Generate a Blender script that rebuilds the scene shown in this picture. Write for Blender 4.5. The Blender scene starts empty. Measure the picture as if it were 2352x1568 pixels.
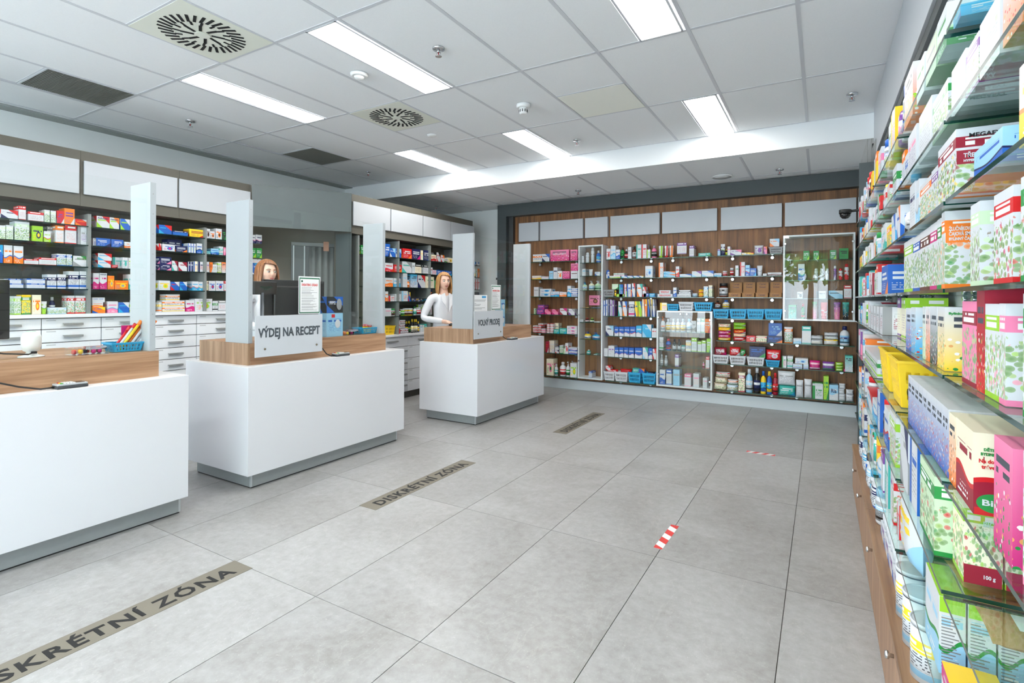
import bpy, bmesh, math, random
from mathutils import Vector, Matrix
random.seed(7)
PI = math.pi
C = bpy.context.scene.collection
SC = bpy.context.scene

# ---------------------------------------------------------------- camera
F_PX, CY, YAW, ROLL, EYE = 1209.76, 684.25, 0.53152, 0.005348, 1.3321
cam_f = Vector((-math.sin(YAW), math.cos(YAW), 0)); rt = Vector((math.cos(YAW), math.sin(YAW), 0)); up = Vector((0, 0, 1))
cam_r = rt * math.cos(ROLL) + up * math.sin(ROLL); cam_u = -rt * math.sin(ROLL) + up * math.cos(ROLL)
cd = bpy.data.cameras.new('camera'); cam = bpy.data.objects.new('camera', cd); C.objects.link(cam)
cam.matrix_world = Matrix(((cam_r.x, cam_u.x, -cam_f.x, 0), (cam_r.y, cam_u.y, -cam_f.y, 0), (cam_r.z, cam_u.z, -cam_f.z, EYE), (0, 0, 0, 1)))
cd.sensor_width = 36; cd.lens = F_PX / 2352 * 36; cd.shift_y = -(784 - CY) / 2352; cd.clip_start = 0.02; cd.clip_end = 200
SC.camera = cam
# ---------------------------------------------------------------- world, light, exposure
SC.view_settings.view_transform = 'Standard'; SC.view_settings.look = 'None'; SC.view_settings.gamma = 1
SC.view_settings.use_curve_mapping = False; SC.view_settings.exposure = 0.68
SC.cycles.max_bounces = 9; SC.cycles.diffuse_bounces = 6; SC.cycles.glossy_bounces = 4; SC.cycles.transmission_bounces = 4
SC.cycles.transparent_max_bounces = 24; SC.cycles.caustics_reflective = False; SC.cycles.caustics_refractive = False
SC.cycles.use_denoising = True; SC.cycles.use_adaptive_sampling = True; SC.cycles.adaptive_threshold = 0.02
SC.cycles.sample_clamp_indirect = 4.0
wd = bpy.data.worlds.new('daylight_sky'); SC.world = wd; wd.use_nodes = True
bgn = wd.node_tree.nodes['Background']; bgn.inputs[0].default_value = (0.78, 0.89, 1.0, 1); bgn.inputs[1].default_value = 7.3
LAMP_E = 15.0
def portal(x, y, z, w, h, rx, rz):
    l = bpy.data.lights.new('window_portal', 'AREA'); l.shape = 'RECTANGLE'; l.size = w; l.size_y = h; l.cycles.is_portal = True
    o = bpy.data.objects.new('window_portal', l); C.objects.link(o); o.location = (x, y, z); o.rotation_euler = (rx, 0, rz)
FRONT_Y = -2.4
sun = bpy.data.lights.new('sun', 'SUN'); sun.energy = 14; sun.angle = math.radians(1.5); sun.color = (1, .98, .95); so = bpy.data.objects.new('sun', sun); C.objects.link(so)
so.rotation_euler = (math.radians(-38), 0, math.radians(12))
portal(-2.9, FRONT_Y - 0.02, 1.40, 6.2, 2.5, PI / 2, 0)

def at(px, py, ax, val):
    """the point of a measured pixel of the photograph on the plane axis=val (survey helper)"""
    d = cam_f + cam_r * ((px - 1176) / F_PX) - cam_u * ((py - CY) / F_PX)
    o = Vector((0, 0, EYE)); k = (val - o[ax]) / d[ax]
    return o + d * k

# ---------------------------------------------------------------- materials
def lin(c):
    return tuple(((v / 255) / 12.92 if v / 255 <= 0.04045 else ((v / 255 + 0.055) / 1.055) ** 2.4) for v in c)
PAL = dict(w=(210, 213, 219), r=(205, 30, 35), b=(30, 95, 185), n=(22, 32, 85), c=(45, 165, 215), g=(35, 140, 65), l=(155, 205, 50),
           y=(245, 205, 40), o=(240, 125, 35), p=(235, 130, 170), m=(200, 30, 120), v=(120, 65, 150), k=(28, 28, 30), t=(60, 175, 165),
           e=(150, 152, 155), s=(205, 208, 210), d=(95, 45, 30), i=(238, 230, 205), f=(150, 200, 230), a=(170, 120, 75), u=(150, 25, 50), q=(200, 225, 190))
NAMES = dict(w='white', r='red', b='blue', n='navy', c='cyan', g='green', l='lime', y='yellow', o='orange', p='pink', m='magenta', v='violet',
             k='black', t='teal', e='grey', s='silver', d='brown', i='ivory', f='light blue', a='kraft brown', u='maroon', q='pale green')
class NT:
    def __init__(s, m):
        m.use_nodes = True; s.t = m.node_tree; s.b = s.t.nodes['Principled BSDF']; s.out = s.t.nodes['Material Output']
    def n(s, typ, ins=None, **kw):
        nd = s.t.nodes.new('ShaderNode' + typ)
        for k, v in kw.items(): setattr(nd, k, v)
        for k, v in (ins or {}).items(): s.put(nd.inputs[k], v)
        return nd
    def put(s, sock, v):
        if isinstance(v, bpy.types.NodeSocket): s.t.links.new(v, sock)
        elif isinstance(v, bpy.types.Node): s.t.links.new(v.outputs[0], sock)
        else: sock.default_value = v
    def m(s, op, a, b=0.0, c=None):
        nd = s.n('Math', operation=op); s.put(nd.inputs[0], a); s.put(nd.inputs[1], b)
        if c is not None: s.put(nd.inputs[2], c)
        return nd.outputs[0]
    def mix(s, f, a, b):
        nd = s.n('Mix', data_type='RGBA'); s.put(nd.inputs[0], f); s.put(nd.inputs[6], a); s.put(nd.inputs[7], b)
        return nd.outputs[2]
    def set(s, **kw):
        for k, v in kw.items(): s.put(s.b.inputs[k.replace('_', ' ')], v)
MATS = {}
def plain(name, rgb, rough=0.5, metal=0.0, noise=0.0, scale=8.0, bump=0.0, bscale=200.0, coat=0.0, srgb=True, **kw):
    if name in MATS: return MATS[name]
    m = bpy.data.materials.new(name); t = NT(m); col = (*(lin(rgb) if srgb else rgb), 1)
    t.set(Roughness=rough, Metallic=metal)
    tc = t.n('TexCoord').outputs['Object']
    if noise > 0:
        nz = t.n('TexNoise', {'Vector': tc, 'Scale': scale, 'Detail': 4.0})
        f = t.m('MULTIPLY_ADD', nz.outputs[0], noise * 2, 1 - noise)
        vm = t.n('VectorMath', operation='SCALE'); t.put(vm.inputs[0], col[:3]); t.put(vm.inputs['Scale'], f)
        t.set(Base_Color=vm.outputs[0])
    else: t.b.inputs['Base Color'].default_value = col
    if bump > 0:
        nb = t.n('TexNoise', {'Vector': tc, 'Scale': bscale, 'Detail': 3.0})
        t.set(Normal=t.n('Bump', {'Height': nb.outputs[0], 'Strength': bump, 'Distance': 0.002}).outputs[0])
    if coat: t.b.inputs['Coat Weight'].default_value = coat
    for k, v in kw.items(): t.put(t.b.inputs[k.replace('_', ' ')], v)
    MATS[name] = m; return m
def pm(ch, rough=0.4): return plain('plastic_' + NAMES[ch].replace(' ', '_'), PAL[ch], rough, noise=0.03, scale=30)
def glass_mat(name, tint=(0.94, 0.98, 0.965), refl=0.10, rough=0.0):
    if name in MATS: return MATS[name]
    m = bpy.data.materials.new(name); t = NT(m); t.t.nodes.remove(t.b)
    geo = t.n('NewGeometry'); cs = t.n('VectorMath', {0: geo.outputs['Normal'], 1: geo.outputs['Incoming']}, operation='DOT_PRODUCT').outputs['Value']
    fr = t.m('MULTIPLY_ADD', t.m('POWER', t.m('SUBTRACT', 1.0, t.m('ABSOLUTE', cs)), 5.0), .96, .04); tr = t.n('BsdfTransparent', {'Color': (*tint, 1)}); gl = t.n('BsdfGlossy', {'Color': (1, 1, 1, 1), 'Roughness': rough})
    f = t.m('MULTIPLY', fr, refl / 0.04 * 0.6); f = t.m('MINIMUM', f, 0.85)
    mx = t.n('MixShader', {0: f, 1: tr.outputs[0], 2: gl.outputs[0]}); t.put(t.out.inputs[0], mx.outputs[0]); MATS[name] = m; return m
def wood_mat(name, c1, c2, axis, scale=1.0, rough=0.45):
    """laminate wood: streaks run along the given axis (0,1,2)"""
    if name in MATS: return MATS[name]
    m = bpy.data.materials.new(name); t = NT(m); tc = t.n('TexCoord').outputs['Object']
    sc = [14.0 * scale] * 3; sc[axis] = 0.9 * scale
    mp = t.n('Mapping', {'Vector': tc, 'Scale': sc})
    n1 = t.n('TexNoise', {'Vector': mp, 'Scale': 1.0, 'Detail': 5.0, 'Roughness': 0.6, 'Distortion': 0.6})
    sc2 = [70.0 * scale] * 3; sc2[axis] = 2.5 * scale
    mp2 = t.n('Mapping', {'Vector': tc, 'Scale': sc2}); n2 = t.n('TexNoise', {'Vector': mp2, 'Scale': 1.0, 'Detail': 3.0})
    f = t.m('ADD', t.m('MULTIPLY', n1.outputs[0], 0.7), t.m('MULTIPLY', n2.outputs[0], 0.3))
    cr = t.n('ValToRGB', {0: f}); e = cr.color_ramp.elements
    e[0].position = 0.36; e[0].color = (*lin(c2), 1); e[1].position = 0.62; e[1].color = (*lin(c1), 1)
    t.set(Base_Color=cr.outputs[0], Roughness=rough); MATS[name] = m; return m
def print_mat(style):
    nm = 'printed_carton_%s' % ['plain', 'banner', 'wave', 'diagonal', 'roundel', 'side_band', 'herbs', 'solid', 'two_bands', 'gradient'][style]
    if nm in MATS: return MATS[nm]
    m = bpy.data.materials.new(nm); t = NT(m)
    c1, c2, c3 = [t.n('Attribute', attribute_name=a).outputs[0] for a in ('c1', 'c2', 'c3')]
    uv = t.n('UVMap', uv_map='UVMap').outputs[0]; sp = t.n('SeparateXYZ', {0: uv}); u, v = sp.outputs[0], sp.outputs[1]
    rnd = t.n('ObjectInfo').outputs['Random']; rz = t.m('MULTIPLY', rnd, 91.0)
    def AND(*a):
        r = a[0]
        for q in a[1:]: r = t.m('MULTIPLY', r, q)
        return r
    def rng(x, a, b): return AND(t.m('GREATER_THAN', x, a), t.m('LESS_THAN', x, b))
    def words(nu, nv, u0, u1, v0, v1, th=0.3, fill=0.55):
        cu = t.m('FLOOR', t.m('MULTIPLY', u, nu)); cv = t.m('FLOOR', t.m('MULTIPLY', v, nv))
        wn = t.n('TexWhiteNoise', {'Vector': t.n('CombineXYZ', {0: cu, 1: cv, 2: rz}).outputs[0]}, noise_dimensions='3D')
        return AND(t.m('GREATER_THAN', wn.outputs[0], th), t.m('LESS_THAN', t.m('FRACT', t.m('MULTIPLY', v, nv)), fill), rng(u, u0, u1), rng(v, v0, v1))
    def blobs(scale, lo):
        vz = t.n('TexVoronoi', {'Vector': t.n('CombineXYZ', {0: u, 1: v, 2: rz}).outputs[0], 'Scale': scale}, feature='F1')
        nz = t.n('TexNoise', {'Vector': t.n('CombineXYZ', {0: u, 1: v, 2: rz}).outputs[0], 'Scale': scale * .8, 'Detail': 2.0})
        return t.m('GREATER_THAN', nz.outputs[0], lo), t.m('LESS_THAN', vz.outputs[0], 0.33)
    dark = (0.05, 0.06, 0.08, 1); white = (0.85, 0.85, 0.85, 1)
    small = words(26, 16, .12, .88, .2, .6, .35, .4)
    title = words(9, 8, .1, .9, .625, .76, .12, .7)
    if style == 0:
        col = t.mix(title, c1, c2); col = t.mix(t.m('MULTIPLY', small, .55), col, c3)
    elif style == 1:
        col = t.mix(t.m('GREATER_THAN', v, .74), c1, c2); col = t.mix(words(9, 7, .12, .9, .82, .94, .15, .6), col, white)
        col = t.mix(t.m('MULTIPLY', small, .55), col, c3); col = t.mix(rng(v, .02, .07), col, c2)
    elif style == 2:
        wv = t.m('ADD', t.m('MULTIPLY', t.m('SINE', t.m('MULTIPLY_ADD', u, 5.0, rz)), .07), .34)
        col = t.mix(title, c1, c2); col = t.mix(t.m('LESS_THAN', v, t.m('ADD', wv, .06)), col, c3); col = t.mix(t.m('LESS_THAN', v, wv), col, c2)
        col = t.mix(words(20, 14, .12, .7, .06, .22, .4, .4), col, white)
    elif style == 3:
        d = t.m('ADD', u, v); col = t.mix(t.m('GREATER_THAN', d, 1.42), c1, c2); col = t.mix(t.m('LESS_THAN', d, .5), col, c3)
        col = t.mix(AND(title, t.m('LESS_THAN', d, 1.4)), col, c3)
    elif style == 4:
        du = t.m('SUBTRACT', u, .6); dv = t.m('SUBTRACT', v, .42); dd = t.m('SQRT', t.m('ADD', t.m('MULTIPLY', du, du), t.m('MULTIPLY', dv, dv)))
        col = t.mix(title, c1, c2); col = t.mix(t.m('LESS_THAN', dd, .22), col, c2); col = t.mix(t.m('LESS_THAN', dd, .12), col, c3)
        col = t.mix(words(20, 14, .1, .34, .1, .5, .3, .4), col, c3)
    elif style == 5:
        col = t.mix(t.m('LESS_THAN', u, .26), c1, c2); col = t.mix(AND(small, t.m('GREATER_THAN', u, .3)), col, c3); col = t.mix(AND(title, t.m('GREATER_THAN', u, .32)), col, c2)
    elif style == 6:
        low = t.m('LESS_THAN', v, t.m('MULTIPLY_ADD', t.n('TexNoise', {'Vector': uv, 'Scale': 7.0, 'Detail': 4.0}).outputs[0], .6, .32))
        P3 = t.n('CombineXYZ', {0: t.m('MULTIPLY', u, 1.0), 1: t.m('MULTIPLY', v, 1.6), 2: rz}).outputs[0]
        lf = t.n('TexVoronoi', {'Vector': P3, 'Scale': 10.0, 'Randomness': 1.0}, feature='F1'); lsel = t.n('SeparateColor', {0: lf.outputs['Color']}).outputs[0]
        ld = lf.outputs['Distance']; leafy = t.m('LESS_THAN', ld, .56)
        gcol = t.mix(t.m('GREATER_THAN', lsel, .5), (.10, .26, .05, 1), (.30, .46, .12, 1)); gcol = t.mix(t.m('GREATER_THAN', lsel, .72), gcol, c3); gcol = t.mix(t.m('GREATER_THAN', lsel, .86), gcol, c2)
        gcol = t.mix(t.m('MULTIPLY', ld, .7), gcol, (.75, .78, .66, 1))
        col = t.mix(AND(leafy, low), c1, gcol); col = t.mix(rng(v, .72, .88), col, c2)
        col = t.mix(words(9, 12, .1, .85, .74, .86, .12, .7), col, white); col = t.mix(rng(v, -.1, .06), col, c2)
    elif style == 7:
        col = t.mix(words(8, 6, .12, .86, .5, .82, .15, .55), c1, c2); col = t.mix(t.m('GREATER_THAN', t.m('SUBTRACT', u, v), .55), col, c3)
        col = t.mix(t.m('MULTIPLY', words(24, 14, .1, .6, .1, .4, .35, .4), .7), col, c2)
    elif style == 8:
        col = t.mix(rng(v, .55, .78), c1, c2); col = t.mix(rng(v, .1, .22), col, c3); col = t.mix(words(9, 9, .1, .9, .6, .74, .15, .6), col, white)
        col = t.mix(AND(words(26, 18, .1, .9, .24, .52, .4, .4)), col, dark)
    else:
        col = t.mix(v, c2, c1); lf = t.n('TexVoronoi', {'Vector': t.n('CombineXYZ', {0: u, 1: t.m('MULTIPLY', v, 1.5), 2: rz}).outputs[0], 'Scale': 10.0}, feature='F1'); lsel = t.n('SeparateColor', {0: lf.outputs['Color']}).outputs[0]
        low = t.m('LESS_THAN', v, .58); bl = t.m('LESS_THAN', lf.outputs['Distance'], .36); bc = t.mix(t.m('GREATER_THAN', lsel, .6), c3, white); bc = t.mix(t.m('GREATER_THAN', lsel, .82), bc, (.75, .35, .12, 1))
        col = t.mix(AND(bl, low, t.m('GREATER_THAN', lsel, .25)), col, bc)
        col = t.mix(words(8, 9, .12, .85, .68, .86, .15, .6), col, dark)
    t.set(Base_Color=col, Roughness=0.32); MATS[nm] = m; return m

# ---------------------------------------------------------------- mesh helpers
class MB:
    def __init__(s): s.v = []; s.f = []; s.uv = []; s.sm = []
    def face(s, idx, uv=None, smooth=False): s.f.append(tuple(idx)); s.uv.append(uv); s.sm.append(smooth)
    def box(s, x0, x1, y0, y1, z0, z1, taper=None):
        b = len(s.v)
        s.v += [(x0, y0, z0), (x1, y0, z0), (x1, y1, z0), (x0, y1, z0), (x0, y0, z1), (x1, y0, z1), (x1, y1, z1), (x0, y1, z1)]
        Q = [(0, 0), (1, 0), (1, 1), (0, 1)]; T = [(.5, .985)] * 4
        for q, uv in (((0, 1, 5, 4), Q), ((1, 2, 6, 5), Q), ((2, 3, 7, 6), Q), ((3, 0, 4, 7), Q), ((4, 5, 6, 7), T), ((3, 2, 1, 0), [(.5, .5)] * 4)):
            s.face([b + k for k in q], uv)
        return s
    def lathe(s, prof, n=16, cx=0, cy=0, uvv=False, sx=1, sy=1):
        b = len(s.v); L = len(prof); z0 = prof[0][1]; z1 = prof[-1][1]
        for (r, z) in prof:
            for k in range(n):
                a = 2 * PI * k / n; s.v.append((cx + r * sx * math.cos(a), cy + r * sy * math.sin(a), z))
        for j in range(L - 1):
            for k in range(n):
                k2 = (k + 1) % n; va = (prof[j][1] - z0) / max(1e-6, z1 - z0); vb = (prof[j + 1][1] - z0) / max(1e-6, z1 - z0)
                ua = ((k + n // 4) % n) / n * 2 % 1.0; ub = ua + 2 / n
                s.face((b + j * n + k, b + j * n + k2, b + (j + 1) * n + k2, b + (j + 1) * n + k), [(ua, va), (ub, va), (ub, vb), (ua, vb)], True)
        if prof[0][0] > 1e-5: s.face([b + k for k in range(n)][::-1])
        if prof[-1][0] > 1e-5: s.face([b + (L - 1) * n + k for k in range(n)])
        return s
    def tube(s, pts, r, n=8):
        b = len(s.v); pts = [Vector(p) for p in pts]; L = len(pts)
        for i, p in enumerate(pts):
            d = (pts[min(i + 1, L - 1)] - pts[max(i - 1, 0)]).normalized(); a = d.orthogonal().normalized()
            if abs(d.z) < .9: a = d.cross(Vector((0, 0, 1))).normalized()
            else: a = d.cross(Vector((1, 0, 0))).normalized()
            c = d.cross(a)
            rr = r[i] if isinstance(r, (list, tuple)) else r
            for k in range(n):
                an = 2 * PI * k / n; q = p + a * (rr * math.cos(an)) + c * (rr * math.sin(an)); s.v.append(tuple(q))
        for j in range(L - 1):
            for k in range(n):
                k2 = (k + 1) % n; s.face((b + j * n + k, b + j * n + k2, b + (j + 1) * n + k2, b + (j + 1) * n + k), None, True)
        s.face([b + k for k in range(n)][::-1]); s.face([b + (L - 1) * n + k for k in range(n)])
        return s
    def quad(s, a, b_, c, d):
        b = len(s.v); s.v += [tuple(a), tuple(b_), tuple(c), tuple(d)]; s.face((b, b + 1, b + 2, b + 3), [(0, 0), (1, 0), (1, 1), (0, 1)]); return s
    def prism(s, poly, z0, z1):
        b = len(s.v); n = len(poly)
        s.v += [(x, y, z0) for x, y in poly] + [(x, y, z1) for x, y in poly]
        s.face([b + k for k in range(n)][::-1]); s.face([b + n + k for k in range(n)])
        for k in range(n): k2 = (k + 1) % n; s.face((b + k, b + k2, b + n + k2, b + n + k), [(0, 0), (1, 0), (1, 1), (0, 1)])
        return s
    def mesh(s, name, mat, cols=None):
        me = bpy.data.meshes.new(name); me.from_pydata(s.v, [], s.f)
        ul = me.uv_layers.new(name='UVMap'); i = 0
        for f, uv in zip(s.f, s.uv):
            for k in range(len(f)): ul.data[i].uv = uv[k] if uv else (.5, .5); i += 1
        me.polygons.foreach_set('use_smooth', s.sm)
        if cols:
            for nm, ch in zip(('c1', 'c2', 'c3'), cols):
                at_ = me.color_attributes.new(nm, 'FLOAT_COLOR', 'POINT'); c = (*lin(PAL[ch]), 1)
                at_.data.foreach_set('color', list(c) * len(s.v))
        if mat: me.materials.append(mat)
        me.update(); return me
    def make(s, name, mat, parent=None, loc=None, rot=None, cols=None, bevel=0):
        return link(name, s.mesh(name, mat, cols), parent, loc, rot, bevel)
def link(name, me, parent=None, loc=None, rot=None, bevel=0):
    o = bpy.data.objects.new(name, me); C.objects.link(o)
    if parent: o.parent = parent
    if loc: o.location = loc
    if rot: o.rotation_euler = rot
    if bevel:
        md = o.modifiers.new('bevel', 'BEVEL'); md.width = bevel; md.segments = 2; md.limit_method = 'ANGLE'
    return o
def empty(name, loc=(0, 0, 0), rz=0):
    o = bpy.data.objects.new(name, None); C.objects.link(o); o.location = loc; o.rotation_euler = (0, 0, rz); o.empty_display_size = .05; return o
def tag(o, label, cat, group=None, kind=None):
    if label: o['label'] = label
    if cat: o['category'] = cat
    if group: o['group'] = group
    if kind: o['kind'] = kind
    return o
def struct(o): o['kind'] = 'structure'; return o
def rotp(p, rz):
    c, s_ = math.cos(rz), math.sin(rz); return (p[0] * c - p[1] * s_, p[0] * s_ + p[1] * c)
def lettering(txt, size, mat, parent, M, width=None, ext=0.0006, name='lettering', bold=0.0, align='CENTER', spacing=1.0):
    """flat text mesh; M maps text plane (x right, y up) into the parent's frame"""
    cu = bpy.data.curves.new(name, 'FONT'); cu.body = txt; cu.size = size; cu.align_x = align; cu.align_y = 'CENTER'; cu.extrude = ext; cu.offset = bold; cu.resolution_u = 2
    cu.space_character = spacing
    o = bpy.data.objects.new(name, cu); C.objects.link(o); dg = bpy.context.evaluated_depsgraph_get(); dg.update()
    me = bpy.data.meshes.new_from_object(o.evaluated_get(dg)); bpy.data.objects.remove(o); bpy.data.curves.remove(cu)
    xs = [v.co.x for v in me.vertices]
    if not xs: return None
    if width: k = width / (max(xs) - min(xs)); me.transform(Matrix.Diagonal((k, 1, 1, 1)))
    me.transform(M); me.materials.clear(); me.materials.append(mat)
    return link(name, me, parent)
# ================================================================ the room
HC, HC2, BEAM_Y = 3.008, 2.785, 5.70
XL, XR, YB = -6.35, 0.44, 7.36
white_wall = plain('wall_paint', (238, 242, 242), 0.7, noise=0.015, scale=3, bump=0.1, bscale=300)
ceil_m = plain('mineral_ceiling_tile', (236, 238, 240), 0.9, noise=0.03, scale=90, bump=0.35, bscale=260)
grid_m = plain('ceiling_grid_metal', (204, 206, 211), 0.45)
panel_m = plain('white_panel_laminate', (190, 195, 201), 0.4)
gloss = plain('white_gloss_laminate', (221, 223, 229), 0.16, noise=0.01, scale=2, coat=0.3)
satin = plain('white_satin_laminate', (234, 236, 240), 0.35)
taupe = plain('taupe_panel', (94, 91, 82), 0.5, noise=0.05, scale=60)
darkframe = plain('anthracite_panel', (64, 71, 73), 0.5, noise=0.04, scale=50)
greyhead = plain('grey_header_panel', (88, 97, 98), 0.42, noise=0.06, scale=9)
brushed = plain('brushed_aluminium', (160, 166, 168), 0.35, 0.3, noise=0.05, scale=40)
chrome = plain('chrome', (205, 207, 210), 0.24, 1.0)
rubber = plain('black_rubber', (25, 25, 26), 0.55)
wood_h = wood_mat('oak_laminate_along_y', (188, 150, 118), (140, 102, 74), 1, 1.0)
wood_x = wood_mat('oak_laminate_upright', (182, 150, 122), (138, 106, 80), 2, 1.3)
wood_w = wood_mat('walnut_laminate_upright', (150, 102, 60), (96, 61, 33), 2, 1.2, 0.5)
wood_c = wood_mat('walnut_cabinet_upright', (172, 136, 108), (132, 98, 74), 2, 1.0, 0.45)
wood_ct = wood_mat('walnut_cabinet_top', (166, 130, 98), (122, 88, 62), 1, 1.0, 0.4)

def floor_material():
    m = bpy.data.materials.new('grey_stone_tile'); t = NT(m)
    pos = t.n('NewGeometry').outputs['Position']; rnd = t.n('ObjectInfo').outputs['Random']
    off = t.n('CombineXYZ', {0: t.m('MULTIPLY', rnd, 37.0), 1: t.m('MULTIPLY', rnd, 53.0), 2: 0.0})
    pv = t.n('VectorMath', {0: pos, 1: off.outputs[0]}, operation='ADD').outputs[0]
    n1 = t.n('TexNoise', {'Vector': pv, 'Scale': 1.3, 'Detail': 6.0, 'Roughness': 0.62, 'Distortion': 0.8})
    n2 = t.n('TexNoise', {'Vector': pv, 'Scale': 22.0, 'Detail': 5.0, 'Roughness': 0.7})
    vein = t.n('TexNoise', {'Vector': t.n('Mapping', {'Vector': pv, 'Scale': (2.6, 1.0, 1.0), 'Rotation': (0, 0, .5)}), 'Scale': 1.6, 'Detail': 5.0, 'Distortion': 1.4})
    vl = t.m('LESS_THAN', t.m('ABSOLUTE', t.m('SUBTRACT', vein.outputs[0], .5)), .006)
    sp = t.n('TexNoise', {'Vector': pv, 'Scale': 95.0, 'Detail': 2.0}); spk = t.m('GREATER_THAN', sp.outputs[0], .68)
    f = t.m('ADD', t.m('MULTIPLY', n1.outputs[0], .55), t.m('MULTIPLY', n2.outputs[0], .45))
    cr = t.n('ValToRGB', {0: f}); e = cr.color_ramp.elements
    e[0].position = .34; e[0].color = (*lin((140, 137, 134)), 1); e[1].position = .68; e[1].color = (*lin((178, 178, 179)), 1)
    col = t.mix(t.m('MULTIPLY', vl, .10), cr.outputs[0], (*lin((205, 203, 200)), 1)); col = t.mix(t.m('MULTIPLY', spk, .28), col, (*lin((208, 206, 204)), 1))
    vm = t.n('VectorMath', operation='SCALE'); t.put(vm.inputs[0], col); t.put(vm.inputs['Scale'], t.m('MULTIPLY_ADD', rnd, .08, .94))
    t.set(Base_Color=vm.outputs[0], Roughness=t.m('MULTIPLY_ADD', n2.outputs[0], .14, .26))
    t.set(Normal=t.n('Bump', {'Height': n2.outputs[0], 'Strength': .12, 'Distance': .002}).outputs[0]); return m
tile_m = floor_material()
fl = struct(MB().box(XL, XR, FRONT_Y, YB, -0.06, -0.004).make('floor', plain('floor_grout', (70, 66, 62), .8)))
FX, FY, FSX, FSY = -1.3345, 2.7268, 0.6, 1.14607
me_tile = None
for i in range(-9, 3):
    for j in range(-5, 5):
        x0, x1 = FX + i * FSX, FX + (i + 1) * FSX; y0, y1 = FY + j * FSY, FY + (j + 1) * FSY
        x0, x1, y0, y1 = max(x0, XL), min(x1, XR), max(y0, FRONT_Y), min(y1, YB)
        if x1 - x0 < .05 or y1 - y0 < .05: continue
        full = abs(x1 - x0 - FSX) < 1e-4 and abs(y1 - y0 - FSY) < 1e-4
        w, d = (x1 - x0) / 2 - .0016, (y1 - y0) / 2 - .0016
        if full and me_tile: me = me_tile
        else:
            me = MB().box(-w, w, -d, d, -.004, 0).mesh('floor_tile', tile_m)
            if full: me_tile = me
        link('floor_tile', me, fl, ((x0 + x1) / 2, (y0 + y1) / 2, 0))

# walls
struct(MB().box(XL - .1, XL, FRONT_Y, YB, 0, HC).make('wall_left', white_wall))
struct(MB().box(XR, XR + .1, FRONT_Y, YB, 0, HC).make('wall_right', white_wall))
struct(MB().box(XL, XR, YB, YB + .1, 0, HC2 + .02).make('wall_back', white_wall))
# storefront behind the camera: mullions, sill and header round the daylight openings
wf = MB(); WX = [-6.0, -4.45, -2.9, -1.35, 0.2]
wf.box(XL, XR, FRONT_Y - .12, FRONT_Y, 2.65, HC); wf.box(XL, XR, FRONT_Y - .12, FRONT_Y, 0, .12)
wf.box(XL, -6.0, FRONT_Y - .12, FRONT_Y, .12, 2.65); wf.box(.2, XR, FRONT_Y - .12, FRONT_Y, .12, 2.65)
struct(wf.make('wall_front', white_wall))
pane_m = glass_mat('window_glass', (.97, .985, .98), .06)
for k in range(4):
    w = empty('window_%d' % (k + 1), (0, FRONT_Y - .06, 0)); struct(w)
    a, b = WX[k], WX[k + 1]
    MB().box(a, a + .06, -.03, .03, .12, 2.65).box(b - .06, b, -.03, .03, .12, 2.65).box(a + .06, b - .06, -.03, .03, .12, .18).box(a + .06, b - .06, -.03, .03, 2.59, 2.65).make('window_frame', darkframe, w)
    MB().box(a + .06, b - .06, -.005, .005, .18, 2.59).make('pane', pane_m, w)
# street side greenery seen only as reflections in the glass doors
leaf = plain('tree_leaves', (96, 140, 52), .6, noise=.4, scale=6)
bark = plain('tree_bark', (96, 78, 60), .9)
pave = plain('pavement', (192, 194, 196), .9)
struct(MB().box(-16, 12, -16, FRONT_Y - .12, -.2, -.06).make('ground', pave))
for k, (tx, ty, s_) in enumerate(((-9.0, -9.4, 1.5), (-4.7, -9.6, 1.45), (-.4, -9.2, 1.5), (3.9, -9.8, 1.5))):
    tr = tag(empty('street_tree', (tx, ty, -.06)), ['round green tree on the pavement outside, farthest left of the shop window', 'green tree outside, left of the viewer, among four', 'green tree outside, straight behind the viewer', 'green tree outside past the right end of the shop window'][k], 'tree', 'trees outside the shop window')
    MB().tube([(0, 0, 0), (.05, 0, 1.2 * s_), (0, .05, 2.0 * s_)], [.11, .09, .06]).make('trunk', bark, tr)
    cm = MB(); rr = random.Random(k)
    for q in range(900):
        a, h_ = rr.uniform(0, 2 * PI), rr.uniform(-1, 1); rad = s_ * 1.35 * (rr.random() ** .4); hh = math.sqrt(1 - h_ * h_)
        c = Vector((rad * hh * math.cos(a), rad * hh * math.sin(a), 2.6 * s_ + rad * h_)); u_ = Vector((rr.gauss(0, 1), rr.gauss(0, 1), rr.gauss(0, 1))).normalized(); v_ = u_.orthogonal().normalized(); z_ = .17
        cm.quad(c - u_ * z_, c + v_ * z_ * .7, c + u_ * z_, c - v_ * z_ * .7)
    tag(cm.make('crown', leaf, tr), None, None)

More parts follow.
